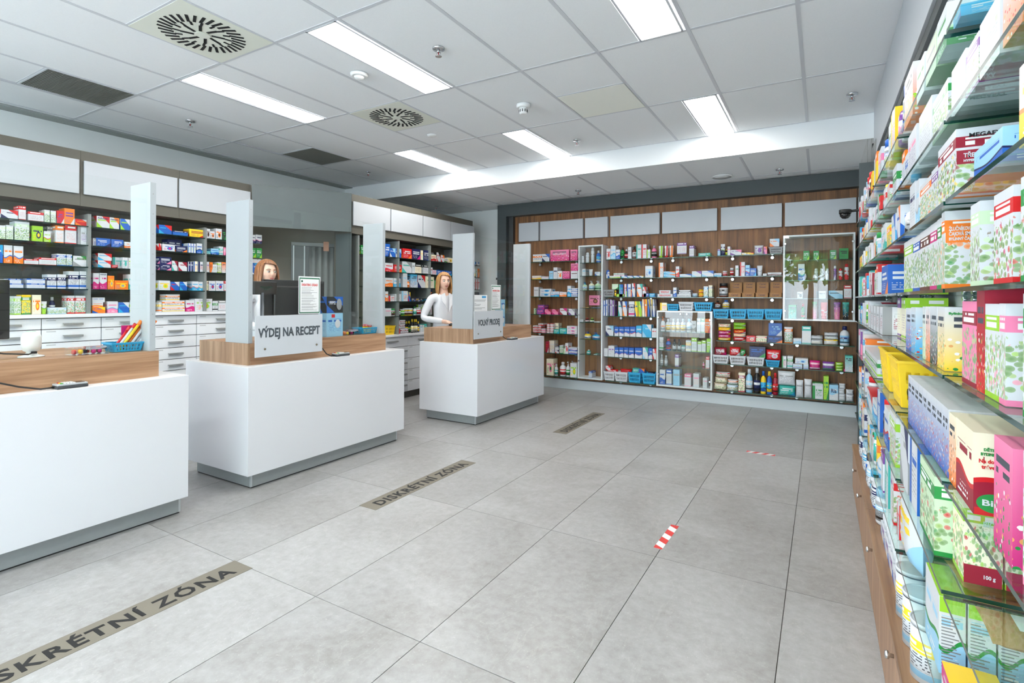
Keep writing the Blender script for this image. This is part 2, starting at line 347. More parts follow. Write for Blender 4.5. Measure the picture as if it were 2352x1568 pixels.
# ceiling: slab above, grid bars, single tiles
cl = struct(MB().box(XL, XR, FRONT_Y, BEAM_Y + .001, HC + .02, HC + .08).box(XL, XR, BEAM_Y, YB, HC2 + .02, HC + .08).make('ceiling', white_wall))
beam = struct(MB().box(-6.35, .40, BEAM_Y - .001, BEAM_Y + .10, HC2 - .004, HC).make('trim_1', plain('beam_paint', (232, 235, 237), .6)))
CX0, CY0 = -2.525, 2.20
cols = [CX0 + .6 * k for k in range(-6, 5)]; cols = [XL + .0] + cols + [XR - .02]
rows = [FRONT_Y, -1.4, -.2, 1.0, 2.20, 3.385, 4.56, BEAM_Y]
lights, vents, grilles = [], [], []
lx = lambda k: CX0 + .6 * k
LAMPS = [(lx(0) - .30, 4, 'long ceiling light panel nearest the smoke detector'), (lx(-3) + .03, 4, 'ceiling light panel above the first counter, left of the round diffuser'),
         (lx(0) - .30, 6, 'ceiling light panel ending at the beam above the third counter'), (lx(-3) + .03, 6, 'leftmost ceiling light panel ending at the beam'),
         (lx(3) - .30, 6, 'ceiling light panel at the beam, nearest the right-hand shelves'), (lx(3) - .30, 4, 'ceiling light panel cut off by the top edge of the photo'),
         (lx(0) - .30, 2, 'added unseen ceiling light panel behind the viewer in the middle of the room'), (lx(-3) + .03, 2, 'added unseen ceiling light panel behind the viewer above the counters'), (lx(3) - .30, 2, 'added unseen ceiling light panel straight above the viewer'),  # last six panels are out of view, added to light the room
         (lx(0) - .30, 0, 'added unseen ceiling light panel by the shop window, middle row'), (lx(-3) + .03, 0, 'added unseen ceiling light panel by the shop window, left row'), (lx(3) - .30, 0, 'added unseen ceiling light panel by the shop window, right row')]
occupied = []
emi = bpy.data.materials.new('lamp_diffuser'); _t = NT(emi); _t.set(Base_Color=(.9, .9, .9, 1), Emission_Color=(1, .965, .91, 1), Emission_Strength=LAMP_E)
for (x0, r, lab) in LAMPS:
    y0, y1 = rows[r], rows[r + 1]; x1 = x0 + .27; occupied.append((x0, x1, y0, y1))
    L = tag(empty('ceiling_light', ((x0 + x1) / 2, (y0 + y1) / 2, HC)), lab, 'ceiling light', 'recessed light panels')
    w, d = .135, (y1 - y0) / 2 - .006
    MB().box(-w, w, -d, d, .004, .012).make('diffuser', emi, L)
    MB().box(-w - .004, -w + .010, -d, d, -.002, .012).box(w - .010, w + .004, -d, d, -.002, .012).box(-w, w, -d, -d + .012, -.002, .012).box(-w, w, d - .012, d, -.002, .012).make('frame', grid_m, L)
# special cells
diff_m = plain('diffuser_plate', (226, 228, 216), .4); blk = plain('vent_shadow', (12, 12, 13), .8)
for (x0, y0, lab) in ((lx(-2), 1.60, 'large swirl air diffuser nearest the camera'), (lx(-2), 3.385, 'swirl air diffuser farther from the camera, between two lights')):
    occupied.append((x0 + .0, x0 + .6, y0, y0 + .6))
    D = tag(empty('air_diffuser', (x0 + .3, y0 + .3, HC)), lab, 'air vent', 'ceiling diffusers')
    MB().box(-.295, .295, -.295, .295, -.001, .01).make('plate', diff_m, D)
    MB().lathe([(.042, -.006), (.042, -.002)], 24).make('hub', diff_m, D)
    for ring, (n, ra, rb, tw, wd_) in enumerate(((8, .05, .125, .45, .018), (16, .125, .165, .30, .014), (32, .165, .245, .28, .0175))):
        for q in range(n):
            a = 2 * PI * (q + .5 * ring) / n; a2 = a + tw * (rb - ra) * 5
            p, s_ = (ra * math.cos(a), ra * math.sin(a)), (rb * math.cos(a2), rb * math.sin(a2)); dx, dy = s_[0] - p[0], s_[1] - p[1]; ln = math.hypot(dx, dy); nx, ny = -dy / ln * wd_ / 2, dx / ln * wd_ / 2
            MB().prism([(p[0] - nx, p[1] - ny), (s_[0] - nx, s_[1] - ny), (s_[0] + nx, s_[1] + ny), (p[0] + nx, p[1] + ny)], -.0035, -.0012).make('slot', blk, D)
grl = plain('return_grille', (120, 121, 114), .5, .3)
for (x0, y0, lab) in ((lx(-5) + .03, 1.60, 'grey slatted return grille at the left edge of the ceiling'), (lx(-5) + .03, 3.95, 'grey slatted return grille above the grey header')):
    occupied.append((x0, x0 + .57, y0, y0 + .6))
    D = tag(empty('return_grille', (x0 + .285, y0 + .3, HC)), lab, 'air vent', 'return grilles')
    MB().box(-.28, .28, -.295, .295, .006, .01).make('backing', blk, D)
    g = MB()
    for q in range(46): yy = -.288 + q * .0126; g.box(-.27, .27, yy, yy + .0085, -.001, .006)
    o = g.make('slats', grl, D); o['kind'] = 'stuff'
    MB().box(-.285, -.27, -.297, .297, -.002, .008).box(.27, .285, -.297, .297, -.002, .008).box(-.27, .27, -.297, -.285, -.002, .008).box(-.27, .27, .285, .297, -.002, .008).make('frame', grid_m, D)
occupied.append((lx(1), lx(2), 3.97, 4.56))
link('ceiling_tile', MB().box(lx(1) + .008, lx(2) - .008, 3.98, 4.552, HC + .0, HC + .015).mesh('ceiling_tile', plain('cream_access_tile', (240, 241, 232), .6)), cl)
def sub(rect, occ):
    """cut occupied rectangles out of a cell"""
    out = [rect]
    for (a, b, c, d) in occ:
        nx = []
        for (x0, x1, y0, y1) in out:
            if b <= x0 + .01 or a >= x1 - .01 or d <= y0 + .01 or c >= y1 - .01: nx.append((x0, x1, y0, y1)); continue
            if a > x0 + .03: nx.append((x0, a, y0, y1))
            if b < x1 - .03: nx.append((b, x1, y0, y1))
            if c > y0 + .03: nx.append((max(a, x0), min(b, x1), y0, c))
            if d < y1 - .03: nx.append((max(a, x0), min(b, x1), d, y1))
        out = nx
    return out
share = {}
def ctile(x0, x1, y0, y1, z):
    key = (round(x1 - x0, 3), round(y1 - y0, 3)); w, d = (x1 - x0) / 2 - .010, (y1 - y0) / 2 - .010
    if w < .005 or d < .005: return
    if key not in share: share[key] = MB().box(-w, w, -d, d, .003, .018).mesh('ceiling_tile', ceil_m)
    link('ceiling_tile', share[key], cl, ((x0 + x1) / 2, (y0 + y1) / 2, z))
for i in range(len(cols) - 1):
    for j in range(len(rows) - 1):
        if j < 2: 
            ctile(cols[i], cols[i + 1], rows[j], rows[j + 1], HC) if not any(o[0] < cols[i + 1] - .05 and o[1] > cols[i] + .05 and o[2] < rows[j + 1] - .05 and o[3] > rows[j] + .05 for o in occupied) else [ctile(*c_, HC) for c_ in sub((cols[i], cols[i + 1], rows[j], rows[j + 1]), occupied)]
            continue
        for c_ in sub((cols[i], cols[i + 1], rows[j], rows[j + 1]), occupied): ctile(*c_, HC)
rows2 = [BEAM_Y + .10, 6.83, YB]
for i in range(len(cols) - 1):
    for j in range(2): ctile(cols[i], cols[i + 1], rows2[j], rows2[j + 1], HC2)
g = MB()
for x in cols: g.box(x - .012, x + .012, FRONT_Y, BEAM_Y, HC, HC + .02); g.box(x - .012, x + .012, BEAM_Y + .1, YB, HC2, HC2 + .02)
for y in rows: g.box(XL, XR, y - .012, y + .012, HC + .0005, HC + .02)
g.box(XL, XR, 6.818, 6.842, HC2 + .0005, HC2 + .02)
for (x0, x1, y0, y1) in occupied:
    if y1 - y0 < 1: g.box(x0, x1, y0 - .01, y0 + .01, HC + .0008, HC + .02); g.box(x0, x1, y1 - .01, y1 + .01, HC + .0008, HC + .02)
g.make('ceiling_grid', grid_m, cl)
# grey perimeter strips along the left wall
struct(MB().box(XL, XL + .16, FRONT_Y, BEAM_Y, HC - .012, HC + .001).make('trim_2', plain('perimeter_strip', (150, 156, 152), .6)))

# sprinklers, detectors, speaker
def sprinkler(x, y, z, lab):
    s_ = tag(empty('sprinkler', (x, y, z)), lab, 'sprinkler', 'ceiling sprinklers')
    MB().lathe([(.012, -.012), (.040, -.009), (.042, -.001), (.042, 0)], 24).make('escutcheon', chrome, s_)
    MB().lathe([(.009, -.028), (.011, -.012)], 12).make('body', chrome, s_)
    MB().tube([(-.010, 0, -.026), (-.017, 0, -.036), (-.004, 0, -.052)], .0028, 6).tube([(.010, 0, -.026), (.017, 0, -.036), (.004, 0, -.052)], .0028, 6).make('frame', chrome, s_)
    MB().lathe([(.004, -.050), (.003, -.028)], 8).make('bulb', plain('red_glass_bulb', (190, 30, 25), .2), s_)
    MB().lathe([(.022, -.055), (.022, -.052)], 16).make('deflector', chrome, s_)
for x, y, z, l in ((-2.23, 2.80, HC, 'chrome sprinkler right of the longest light panel'), (-5.215, 2.78, HC, 'chrome sprinkler over the far-left shelves'), (.205, 5.10, HC, 'chrome sprinkler beside the right-hand white overhead panels'),
                   (-2.245, 5.157, HC, 'chrome sprinkler between the two middle lights at the beam'), (-5.24, 5.10, HC, 'chrome sprinkler left of the beam, above the grey header'),
                   (-2.83, 6.555, HC2, 'chrome sprinkler on the low ceiling, middle of the back wall'), (-.411, 6.588, HC2, 'chrome sprinkler on the low ceiling beside the round speaker'), (-5.279, 6.591, HC2, 'chrome sprinkler on the low ceiling in the far left corner')):
    sprinkler(x, y, z, l)
wp = plain('white_plastic', (235, 236, 236), .4)
d = tag(empty('motion_detector', (-3.003, 2.824, HC)), 'flat round white motion detector beside the long light panel', 'detector')
MB().lathe([(.055, -.022), (.062, -.016), (.066, 0)], 28).make('base', wp, d); MB().lathe([(.001, -.042), (.02, -.04), (.034, -.032), (.038, -.022)], 24).make('lens', wp, d)
d = tag(empty('smoke_detector', (-2.235, 3.977, HC)), 'white smoke detector with a slotted cup below its base', 'detector')
MB().lathe([(.05, -.03), (.06, -.022), (.06, 0)], 28).make('base', wp, d); MB().lathe([(.022, -.085), (.034, -.078), (.036, -.03)], 24).make('sensor_cup', wp, d)
v = MB()
for q in range(10): a = 2 * PI * q / 10; v.box(.0355 * math.cos(a) - .003, .0355 * math.cos(a) + .003, .0355 * math.sin(a) - .003, .0355 * math.sin(a) + .003, -.07, -.048)
v.make('vents', plain('dark_plastic', (60, 62, 64), .5), d)
d = tag(MB().lathe([(.02, -.016), (.045, -.012), (.05, 0)], 24).make('cable_outlet', wp, None, (-3.472, 4.258, HC)), 'small flat white ceiling outlet beside the far swirl diffuser', 'outlet')
d = tag(empty('ceiling_speaker', (-1.026, 6.632, HC2)), 'flat round white ceiling speaker on the low ceiling', 'speaker')
MB().lathe([(.105, -.012), (.118, -.006), (.12, 0)], 36).make('rim', wp, d); MB().lathe([(.02, -.014), (.105, -.0125)], 36).make('cover', plain('speaker_mesh', (222, 223, 223), .6, bump=.4, bscale=600), d)

# ================================================================ back wall unit (walnut)
WY = 7.17
bu = tag(empty('walnut_wall_unit', (0, 0, 0)), 'tall walnut wall unit with white overhead panels and dark surround on the back wall', 'wall unit')
MB().box(-4.16, .36, WY + .004, YB - .01, .14, 2.63).make('back_board', plain('dark_joint', (50, 38, 30), .7), bu)
seams = [-4.16, -3.777, -3.035, -2.645, -1.905, -1.155, -.41, .36]
for a, b in zip(seams[:-1], seams[1:]):
    MB().box(a + .0015, b - .0015, WY - .012, WY + .004, .14, 2.63).make('wood_panel', wood_w, bu)
for a, b in ((-4.142, -3.792), (-3.762, -3.052), (-3.017, -2.667), (-2.627, -1.922), (-1.886, -1.178), (-1.13, -.426), (-.393, .34)):
    f = 7.10 / 7.25
    MB().box(a * f, b * f, 7.095, WY - .012, 2.205, 2.49).make('overhead_panel', panel_m, bu, bevel=.002)
MB().box(-4.40, .40, 7.02, YB - .01, 2.60, HC2 - .004).make('header', darkframe, bu)
MB().box(-4.40, -4.24, 7.02, YB - .01, 0, 2.60).make('side_post', darkframe, bu)
MB().box(.345, .40, 6.7, YB - .01, 0, 2.60).make('side_post', darkframe, bu)
MB().box(-4.24, -4.16, 7.10, YB - .01, 0, 2.60).make('inner_jamb', plain('dark_jamb', (60, 62, 63), .5), bu)
MB().box(-4.16, .345, WY - .055, WY + .01, 0, .135).make('plinth', brushed if False else plain('silver_plinth', (222, 228, 234), .3), bu)
# slotted rails: rows of small dark holes
hm = plain('peg_hole', (40, 30, 24), .9)
for xx in (-3.98, -3.2, -2.56, -1.98, -1.85, -1.25, -1.08, -.50, -.33, .25):
    h = MB()
    for q in range(46):
        z = .2 + q * .04
        if abs((z * 10) % 2.6) > 0: h.box(xx - .003, xx + .003, WY - .0125, WY - .0118, z, z + .006)
    o = h.make('peg_holes', hm, bu); o['kind'] = 'stuff'

glass_sh = glass_mat('shelf_glass', (.86, .945, .92), .06)
glass_edge = plain('glass_edge_green', (30, 84, 70), .12, 0, coat=.5)
glass_edge_d = plain('glass_edge_dark', (16, 40, 36), .15)
def shelf_mesh(x0, x1, y0, y1, z, th=.006, mid=glass_sh, edge=glass_edge):
    """glass board; its long and short edges are the solid green a glass edge shows"""
    mb = MB(); b = 0
    mb.box(x0, x1, y0, y1, z - th, z); me = mb.mesh('shelf', mid); me.materials.append(edge)
    for p in me.polygons: p.material_index = 0 if abs(p.normal.z) > .5 else 1
    return me
def bracket(parent, x, y, z):
    """round chrome bracket that holds a glass shelf to the back wall"""
    o = MB().lathe([(.020, 0), (.024, .004), (.024, .022), (.018, .030)], 14).make('bracket', chrome, parent, (x, y, z), (PI / 2, 0, 0)); return o
SHB = dict(zip(range(7), (1.873, 1.614, 1.356, 1.092, .818, .530, .198)))
ordn = ['top', 'second', 'third', 'fourth', 'fifth', 'sixth', 'lowest']
bays = {'far left walnut bay': (-3.86, -2.98, range(7)), 'bay beside the tall cabinet': (-2.58, -1.88, range(7)), 'bay above the square cabinet': (-1.87, -1.16, range(3)), 'bay right of the square cabinet': (-1.13, -.40, range(7))}
for bn, (a, b, rg) in bays.items():
    for k in rg:
        s_ = tag(empty('glass_shelf', (0, 0, SHB[k])), '%s glass shelf in the %s' % (ordn[k], bn), 'shelf', 'glass shelves on the back wall')
        link('board', shelf_mesh(a, b, 6.945, WY - .014, 0, .008), s_)
        for xx in (a + .16, b - .12): bracket(s_, xx, WY - .013, -.032)
for k in (4, 5, 6):
    s_ = tag(empty('glass_shelf', (0, 0, SHB[k])), '%s glass shelf below the wide glass cabinet' % ordn[k], 'shelf', 'glass shelves on the back wall')
    link('board', shelf_mesh(-.395, .32, 6.945, WY - .014, 0, .008), s_)
    for xx in (-.25, .2): bracket(s_, xx, WY - .013, -.032)
# side panel of the unit at the left end
tag(MB().box(-3.93, -3.90, 6.93, WY - .013, .14, 2.09).make('side_panel', plain('light_grey_laminate', (176, 174, 170), .45)), 'pale grey upright side panel at the left end of the walnut shelves', 'panel')

def showcase(lab, x0, x1, z0, z1, yf, shelves, door_split, knobs):
    s_ = tag(empty('glass_cabinet', (0, 0, 0)), lab, 'cabinet', None); t_ = .018; yb = WY - .013
    MB().box(x0, x0 + t_, yf, yb, z0, z1).make('side', satin, s_); MB().box(x1 - t_, x1, yf, yb, z0, z1).make('side', satin, s_)
    MB().box(x0 + t_, x1 - t_, yf, yb, z1 - t_, z1).make('top', satin, s_); MB().box(x0 + t_, x1 - t_, yf, yb, z0, z0 + t_).make('bottom', satin, s_)
    for z in shelves: link('shelf', shelf_mesh(x0 + t_ + .001, x1 - t_ - .001, yf + .02, yb, z, .006), s_)
    dm = glass_mat('door_glass', (.975, .99, .985), .05)
    if door_split:
        xm = (x0 + x1) / 2
        for a, b in ((x0 + .004, xm - .0015), (xm + .0015, x1 - .004)): MB().box(a, b, yf - .007, yf - .001, z0 + .003, z1 - .003).make('glass_door', dm, s_)
    else: MB().box(x0 + .004, x1 - .004, yf - .007, yf - .001, z0 + .003, z1 - .003).make('glass_door', dm, s_)
    for (kx, kz) in knobs: MB().lathe([(.011, 0), (.013, .004), (.010, .012)], 14).make('hinge_cap', chrome, s_, (kx, yf - .007, kz), (PI / 2, 0, 0))
    return s_
showcase('tall narrow white cabinet with a single glass door, wall unit', -2.985, -2.62, .198, 2.08, 6.93, (1.838, 1.652, 1.448, 1.198, .996, .756, .541), False, ((-2.965, 1.9), (-2.965, 1.1), (-2.965, .45)))
showcase('low square white cabinet with two glass doors near the plinth', -1.868, -1.176, .192, 1.178, 6.93, (.905, .66, .455), True, ((-1.845, 1.09), (-1.2, 1.07), (-1.56, 1.14), (-1.48, 1.14), (-1.845, .35), (-1.2, .30)))
showcase('wide white cabinet with two glass doors in the upper right corner', -.392, .318, 1.089, 2.08, 6.93, (1.79, 1.555, 1.345), True, ((-.37, 1.98), (.295, 1.98), (-.37, 1.2), (.295, 1.2)))

# ================================================================ left wall units
def drawer_front(mb_parent, x, y0, y1, z0, z1, handle):
    dr = MB().box(x - .018, x, y0 + .003, y1 - .003, z0 + .003, z1 - .003).make('drawer', satin, mb_parent, bevel=.0015)
    zc, yc = z1 - .055 if z1 - z0 > .12 else (z0 + z1) / 2, (y0 + y1) / 2; zc = min(zc, z1 - .045)
    if handle == 'mid': w = (y1 - y0) * .165
    else: w = .08; yc = y1 - .11
    MB().box(x, x + .022, yc - w, yc + w, zc - .002, zc + .004).box(x + .018, x + .024, yc - w, yc + w, zc - .014, zc + .004).make('handle', plain('satin_nickel', (176, 178, 178), .35, .6), dr)
    MB().box(x, x + .0006, y0 + .03, y0 + .09, z1 - .022, z1 - .014).make('drawer_label', plain('label_print', (190, 192, 194), .6), dr)
X1, X2 = -5.3, -4.725
u1 = tag(empty('taupe_wall_unit', (0, 0, 0)), 'tall taupe wall unit with white overhead panels behind the first two counters', 'wall unit')
MB().box(X1 - .30, X1 - .28, .9, 3.46, 0, 2.545).make('back_board', taupe, u1)
for a, b in ((.9, 1.955), (1.955, 2.735), (2.735, 3.46)):
    MB().box(X1 - .28, X1 - .02, a + .001, b - .001, 2.08, 2.54).make('upper_panel', taupe, u1)
for a, b in ((.9, 1.94), (1.975, 2.71), (2.728, 3.455)):
    MB().box(X1 - .02, X1 + .0, a, b, 2.178, 2.458).make('overhead_panel', panel_m, u1, bevel=.002)
postm = plain('grey_upright', (128, 133, 132), .45)
for y in (2.02, 2.99, 3.455): MB().box(X1 - .28, X1 - .02, y - .012, y + .012, 1.18, 2.02).make('upright', postm, u1)
MB().box(X1 - .30, X1 + .03, .9, 3.46, 1.155, 1.183).make('worktop', satin, u1)
MB().box(X1 - .30, X1 - .02, .9, 3.46, .09, 1.155).make('carcass', plain('drawer_gap', (52, 50, 46), .7), u1)
MB().box(X1 - .28, X1 - .04, .9, 3.46, 0, .09).make('kick_board', darkframe, u1)
vl = [.9, 1.12, 1.68, 2.10, 2.50, 2.895, 3.46]
def zs1(): return [1.15, 1.062, .955, .845, .737, .63, .36, .09]
vl1 = [.92, 1.325, 1.70, 2.10, 2.50, 2.895, 3.458]
for a, b in zip(vl1[:-1], vl1[1:]):
    z = zs1()
    for q in range(len(z) - 1): drawer_front(u1, X1, a, b, z[q + 1], z[q], 'mid')
SH1 = (1.915, 1.757, 1.575, 1.388, 1.183)
for bay, (a, b) in (('far-left bay', (1.02, 2.03)), ('bay left of the first white post', (2.05, 2.97)), ('bay behind the second post', (2.995, 3.45))):
    pass
for bn, a, b in (('far-left bay', .95, 2.005), ('middle bay', 2.035, 2.975), ('right-hand bay', 3.005, 3.455)):
    for k in range(4):
        link('board', shelf_mesh(X1 - .275, X1 - .03 + .03, a, b, 0, .008, edge=glass_edge_d), tag(empty('glass_shelf', (0, 0, SH1[k])), '%s glass shelf in the %s of the first taupe unit' % (ordn[k], bn), 'shelf', 'glass shelves behind the counters'))
u2 = tag(empty('taupe_wall_unit', (0, 0, 0)), 'tall taupe wall unit right of the grey header, behind the blond pharmacist', 'wall unit')
MB().box(X2 - .30, X2 - .28, 4.35, 6.835, 0, 2.54).make('back_board', taupe, u2)
MB().box(X2 - .28, X2 - .02, 4.35, 6.835, 2.08, 2.54).make('upper_panel', taupe, u2)
for a, b in ((4.37, 4.98), (4.997, 5.608), (5.626, 6.238), (6.259, 6.85)):
    MB().box(X2 - .02, X2, a, b, 2.175, 2.455).make('overhead_panel', panel_m, u2, bevel=.002)
for y in (4.47, 5.16, 5.80, 6.45): MB().box(X2 - .28, X2 - .02, y - .012, y + .012, .85, 2.065).make('upright', postm, u2)
MB().box(X2 - .30, X2 - .02, 4.352, 4.36, 0, 2.54).make('end_panel', greyhead, u2)
MB().box(X2 - .30, X2 + .03, 4.37, 6.83, .828, .852).make('worktop', satin, u2)
MB().box(X2 - .30, X2 - .02, 4.37, 6.83, .09, .828).make('carcass', plain('drawer_gap', (52, 50, 46), .7), u2)
MB().box(X2 - .28, X2 - .04, 4.37, 6.83, 0, .09).make('kick_board', plain('dark_kick', (72, 70, 64), .5), u2)
for a, b in ((4.38, 4.72), (4.72, 5.32), (5.32, 5.92), (5.92, 6.52), (6.52, 6.828)):
    z = [.825, .69, .53, .38, .237, .09]
    for q in range(5): drawer_front(u2, X2, a, b, z[q + 1], z[q], 'end' if q else 'mid')
SH2 = (1.848, 1.658, 1.466, 1.280, 1.090, .852)
for k in range(5):
    for bn, a, b in (('left half', 4.49, 5.79), ('right half', 5.81, 7.02)):
        link('board', shelf_mesh(X2 - .275, X2 + .0, a, b, 0, .008, edge=glass_edge_d), tag(empty('glass_shelf', (0, 0, SH2[k])), '%s glass shelf, %s of the unit behind the blond pharmacist' % (ordn[k], bn), 'shelf', 'glass shelves behind the counters'))
# the slanted grey header over the passage, and what is seen through it
dx, dy = X2 - X1, 4.35 - 3.47; ln = math.hypot(dx, dy); ang = math.atan2(dy, dx)
hd = tag(empty('passage_surround', (X1, 3.47, 0), ang), 'slanted grey header panel over the passage between the taupe units', 'panel')
MB().box(0, ln - .012, -.018, 0, 2.09, 2.54).make('header', greyhead, hd)
rec = plain('passage_wall', (136, 132, 121), .6)
pw = tag(empty('passage_wall', (X1, 3.47, 0), ang), 'dim beige-grey wall at the back of the passage behind the seated pharmacist', 'wall panel')
MB().box(-.35, ln - .01, .62, .66, 0, 2.54).make('back_board', rec, pw)
MB().box(-.02, 0.0, .03, .62, 0, 2.54).make('side_board', rec, pw)
gd = tag(empty('sliding_door', (X1, 3.47, 0), ang), 'dark grey sliding door with pale upright rails in the passage', 'door')
MB().box(.42, ln - .03, .40, .43, .01, 1.98).make('leaf', plain('grey_door_leaf', (96, 102, 103), .25, .1), gd)
MB().box(.42, ln - .03, .385, .40, 1.94, 1.98).make('top_rail', postm, gd)
for xx in (.44, .56, .82): MB().box(xx, xx + .012, .388, .40, .01, 1.94).make('rail', plain('pale_rail', (190, 198, 200), .3, .5), gd)
cur = MB(); npl = 26; pts = [(.62 + q * .017, .36 + .016 * math.sin(q * 1.5)) for q in range(npl)]
b0 = len(cur.v)
for (x, y) in pts: cur.v += [(x, y, .02), (x, y, 1.93)]
for q in range(npl - 1): cur.face((b0 + 2 * q, b0 + 2 * q + 2, b0 + 2 * q + 3, b0 + 2 * q + 1), None, True)
o = tag(cur.make('curtain', plain('grey_curtain', (112, 118, 118), .7), None, (X1, 3.47, 0), (0, 0, ang)), 'grey pleated strip curtain hanging in the passage', 'curtain')
md = o.modifiers.new('solid', 'SOLIDIFY'); md.thickness = .004
tag(MB().box(-.03, .03, 0, .004, -.055, .055).make('notice', plain('brown_notice', (150, 112, 92), .6), None, (X1 + .25, 3.47 + .62 + .16, 1.93), (0, 0, ang)), 'small brown notice on the passage wall above the pharmacist', 'notice')
# small thermostat on the white back wall
th = tag(empty('thermostat', (-4.60, YB - .001, 1.62)), 'small white thermostat with a dark display on the far white wall', 'thermostat')
MB().box(-.035, .035, -.02, 0, -.07, .07).make('housing', wp, th, bevel=.004); MB().box(-.022, .022, -.022, -.02, .01, .045).make('display', rubber, th)
tag(MB().box(-.06, .06, -.004, 0, -.09, .09).make('notice', plain('paper_white', (236, 238, 240), .6), None, (-4.55, YB - .001, 1.82)), 'small white sheet fixed above the thermostat', 'notice')
# ================================================================ right wall: cabinets, shelves, overhead panels
rb = tag(empty('low_wall_cabinet', (0, 0, 0)), 'long low walnut cabinet with knobs under the right-hand glass shelves', 'cabinet')
MB().box(.225, XR - .002, -1.2, 4.45, .0, .285).make('carcass', plain('cabinet_carcass', (96, 72, 54), .6), rb)
dl = [-1.2, -.45, .3, .80, 1.55, 1.93, 2.72, 3.45, 3.95, 4.45]
for a, b in zip(dl[:-1], dl[1:]):
    d_ = MB().box(.195, .214, a + .002, b - .002, .012, .283).make('door', wood_c, rb, bevel=.001)
    MB().lathe([(.006, 0), (.006, .010), (.012, .014), (.011, .022), (.004, .024)], 14).make('knob', chrome, d_, (.195, a + .05 if a > 1 else b - .06, .245), (0, -PI / 2, 0))
tl = [-1.2, .3, 1.62, 3.1, 4.45]
for a, b in zip(tl[:-1], tl[1:]):
    MB().box(.190, XR - .002, a + .001, b - .001, .286, .312).make('top_board', wood_ct, rb, bevel=.001)
tag(MB().box(.418, XR - .002, .3, 4.45, .314, 2.50).make('rear_panel', plain('shelf_back_white', (200, 204, 206), .5)), 'pale back panel behind the right-hand glass shelves', 'panel')
tag(MB().box(.225, XR - .002, 4.46, 4.48, .0, 2.3).make('end_panel', darkframe), 'anthracite end panel at the far end of the right-hand shelves', 'panel')
SHR = (1.853, 1.685, 1.526, 1.355, 1.186, .978, .765, .542)
PY = [(.10, .57), (.585, 1.30), (1.32, 2.045), (2.065, 2.87), (2.89, 3.66), (3.68, 4.42)]
for k, z in enumerate(SHR):
    for q, (a, b) in enumerate(PY):
        s_ = tag(empty('glass_shelf', (0, 0, z)), 'glass shelf board, %s of eight levels on the right wall, %s' % (['top', 'second', 'third', 'fourth', 'fifth', 'sixth', 'seventh', 'lowest'][k], ['beside the viewer', 'nearest board in view', 'second board away', 'third board away', 'fourth board away', 'farthest board'][q]), 'shelf', 'glass shelves on the right wall')
        link('board', shelf_mesh(.205, .408, a, b, 0, .008, edge=plain('glass_edge_deep', (22, 62, 54), .12, coat=.5)), s_)
        for yy in (a + .05, b - .05): MB().lathe([(.010, 0), (.012, .004), (.012, .034)], 12).make('clamp', chrome, s_, (.375, yy, -.012 - .008), (0, PI / 2, 0))
for k, (a, b) in enumerate(((-.2, 1.05), (1.055, 2.3), (2.305, 3.65), (3.655, 4.55), (4.555, 5.54))):
    tag(MB().box(.385, XR - .002, a, b, 2.56, HC - .004).make('overhead_panel', panel_m, bevel=.002), 'white overhead wall panel above the right-hand shelves, %s from the camera' % ['nearest', 'second', 'third', 'fourth', 'fifth'][k], 'panel', 'overhead panels on the right wall')
tag(MB().box(.40, XR - .002, .3, 5.52, 2.50, 2.558).make('recess_strip', darkframe), 'dark strip under the white overhead panels on the right wall', 'panel')
tag(MB().box(.37, XR - .002, 5.56, 5.66, 2.43, 2.70).make('black_speaker', rubber, bevel=.004), 'upright black wall box hanging under the beam at the right', 'speaker')
fin = glass_mat('acrylic_fin', (.95, .95, .94), .06)
an = tag(empty('acrylic_sign', (.30, 4.60, 1.95)), 'clear hanging acrylic panes beside the far end of the right-hand shelves', 'sign')
for q in range(3): MB().box(-.02 + q * .025, -.015 + q * .025, 0, 1.1, 0, .55).make('pane', fin, an)
sc_ = tag(empty('security_camera', (.185, 5.80, 2.135)), 'small black dome security camera in front of the last white overhead panel', 'camera')
MB().lathe([(.001, -.05), (.025, -.045), (.042, -.025), (.046, 0)], 20).make('dome', plain('dome_black', (20, 20, 22), .12), sc_); MB().lathe([(.05, 0), (.05, .035)], 20).make('housing', rubber, sc_)
MB().tube([(0, 0, .015), (.16, 0, .03), (.26, 0, .03)], .012).make('arm', rubber, sc_)

# ================================================================ counters
kick = brushed
def counter(lab, bx0, bx1, by0, by1, kx0, kx1, ky0, ky1, wx0, wx1, wy0, wy1):
    c = tag(empty('service_counter', (0, 0, 0)), lab, 'counter', 'white pharmacy counters')
    MB().box(bx0, bx1, by0, by1, .105, .846).make('body', gloss, c, bevel=.0015)
    MB().box(bx0, bx1, by0, by1, .8462, .850).make('top_edge', satin, c)
    MB().box(kx0, kx1, ky0, ky1, .008, .105).make('kick_board', kick, c)
    MB().box(kx0 + .004, kx1 - .004, ky0 + .004, ky1 - .004, 0, .008).make('seal', rubber, c)
    for yy in (ky0 - .001, ky1 - .011): MB().box(kx1 - .011, kx1 + .0012, yy, yy + .012, .008, .105).make('corner_profile', plain('pale_aluminium', (205, 212, 216), .3, .6), c)
    # raised wooden upstand: front board, side boards and top
    MB().box(wx0, wx1, wy0, wy0 + .02, .850, 1.003).make('upstand_side', wood_x, c)
    MB().box(wx1 - .02, wx1, wy0 + .0205, wy1, .850, 1.003).make('upstand_front', wood_h, c)
    MB().box(wx0, wx1 - .0205, wy1 - .02, wy1, .850, 1.003).make('upstand_side', wood_x, c)
    MB().box(wx0, wx1 - .0205, wy0 + .0205, wy1 - .0205, .985, 1.003).make('upstand_top', wood_h, c)
    return c
counter('nearest white gloss counter with oak upstand, cut off by the left edge', -4.20, -3.345, .20, 1.782, -4.12, -3.40, .26, 1.765, -4.14, -3.445, .25, 1.66)
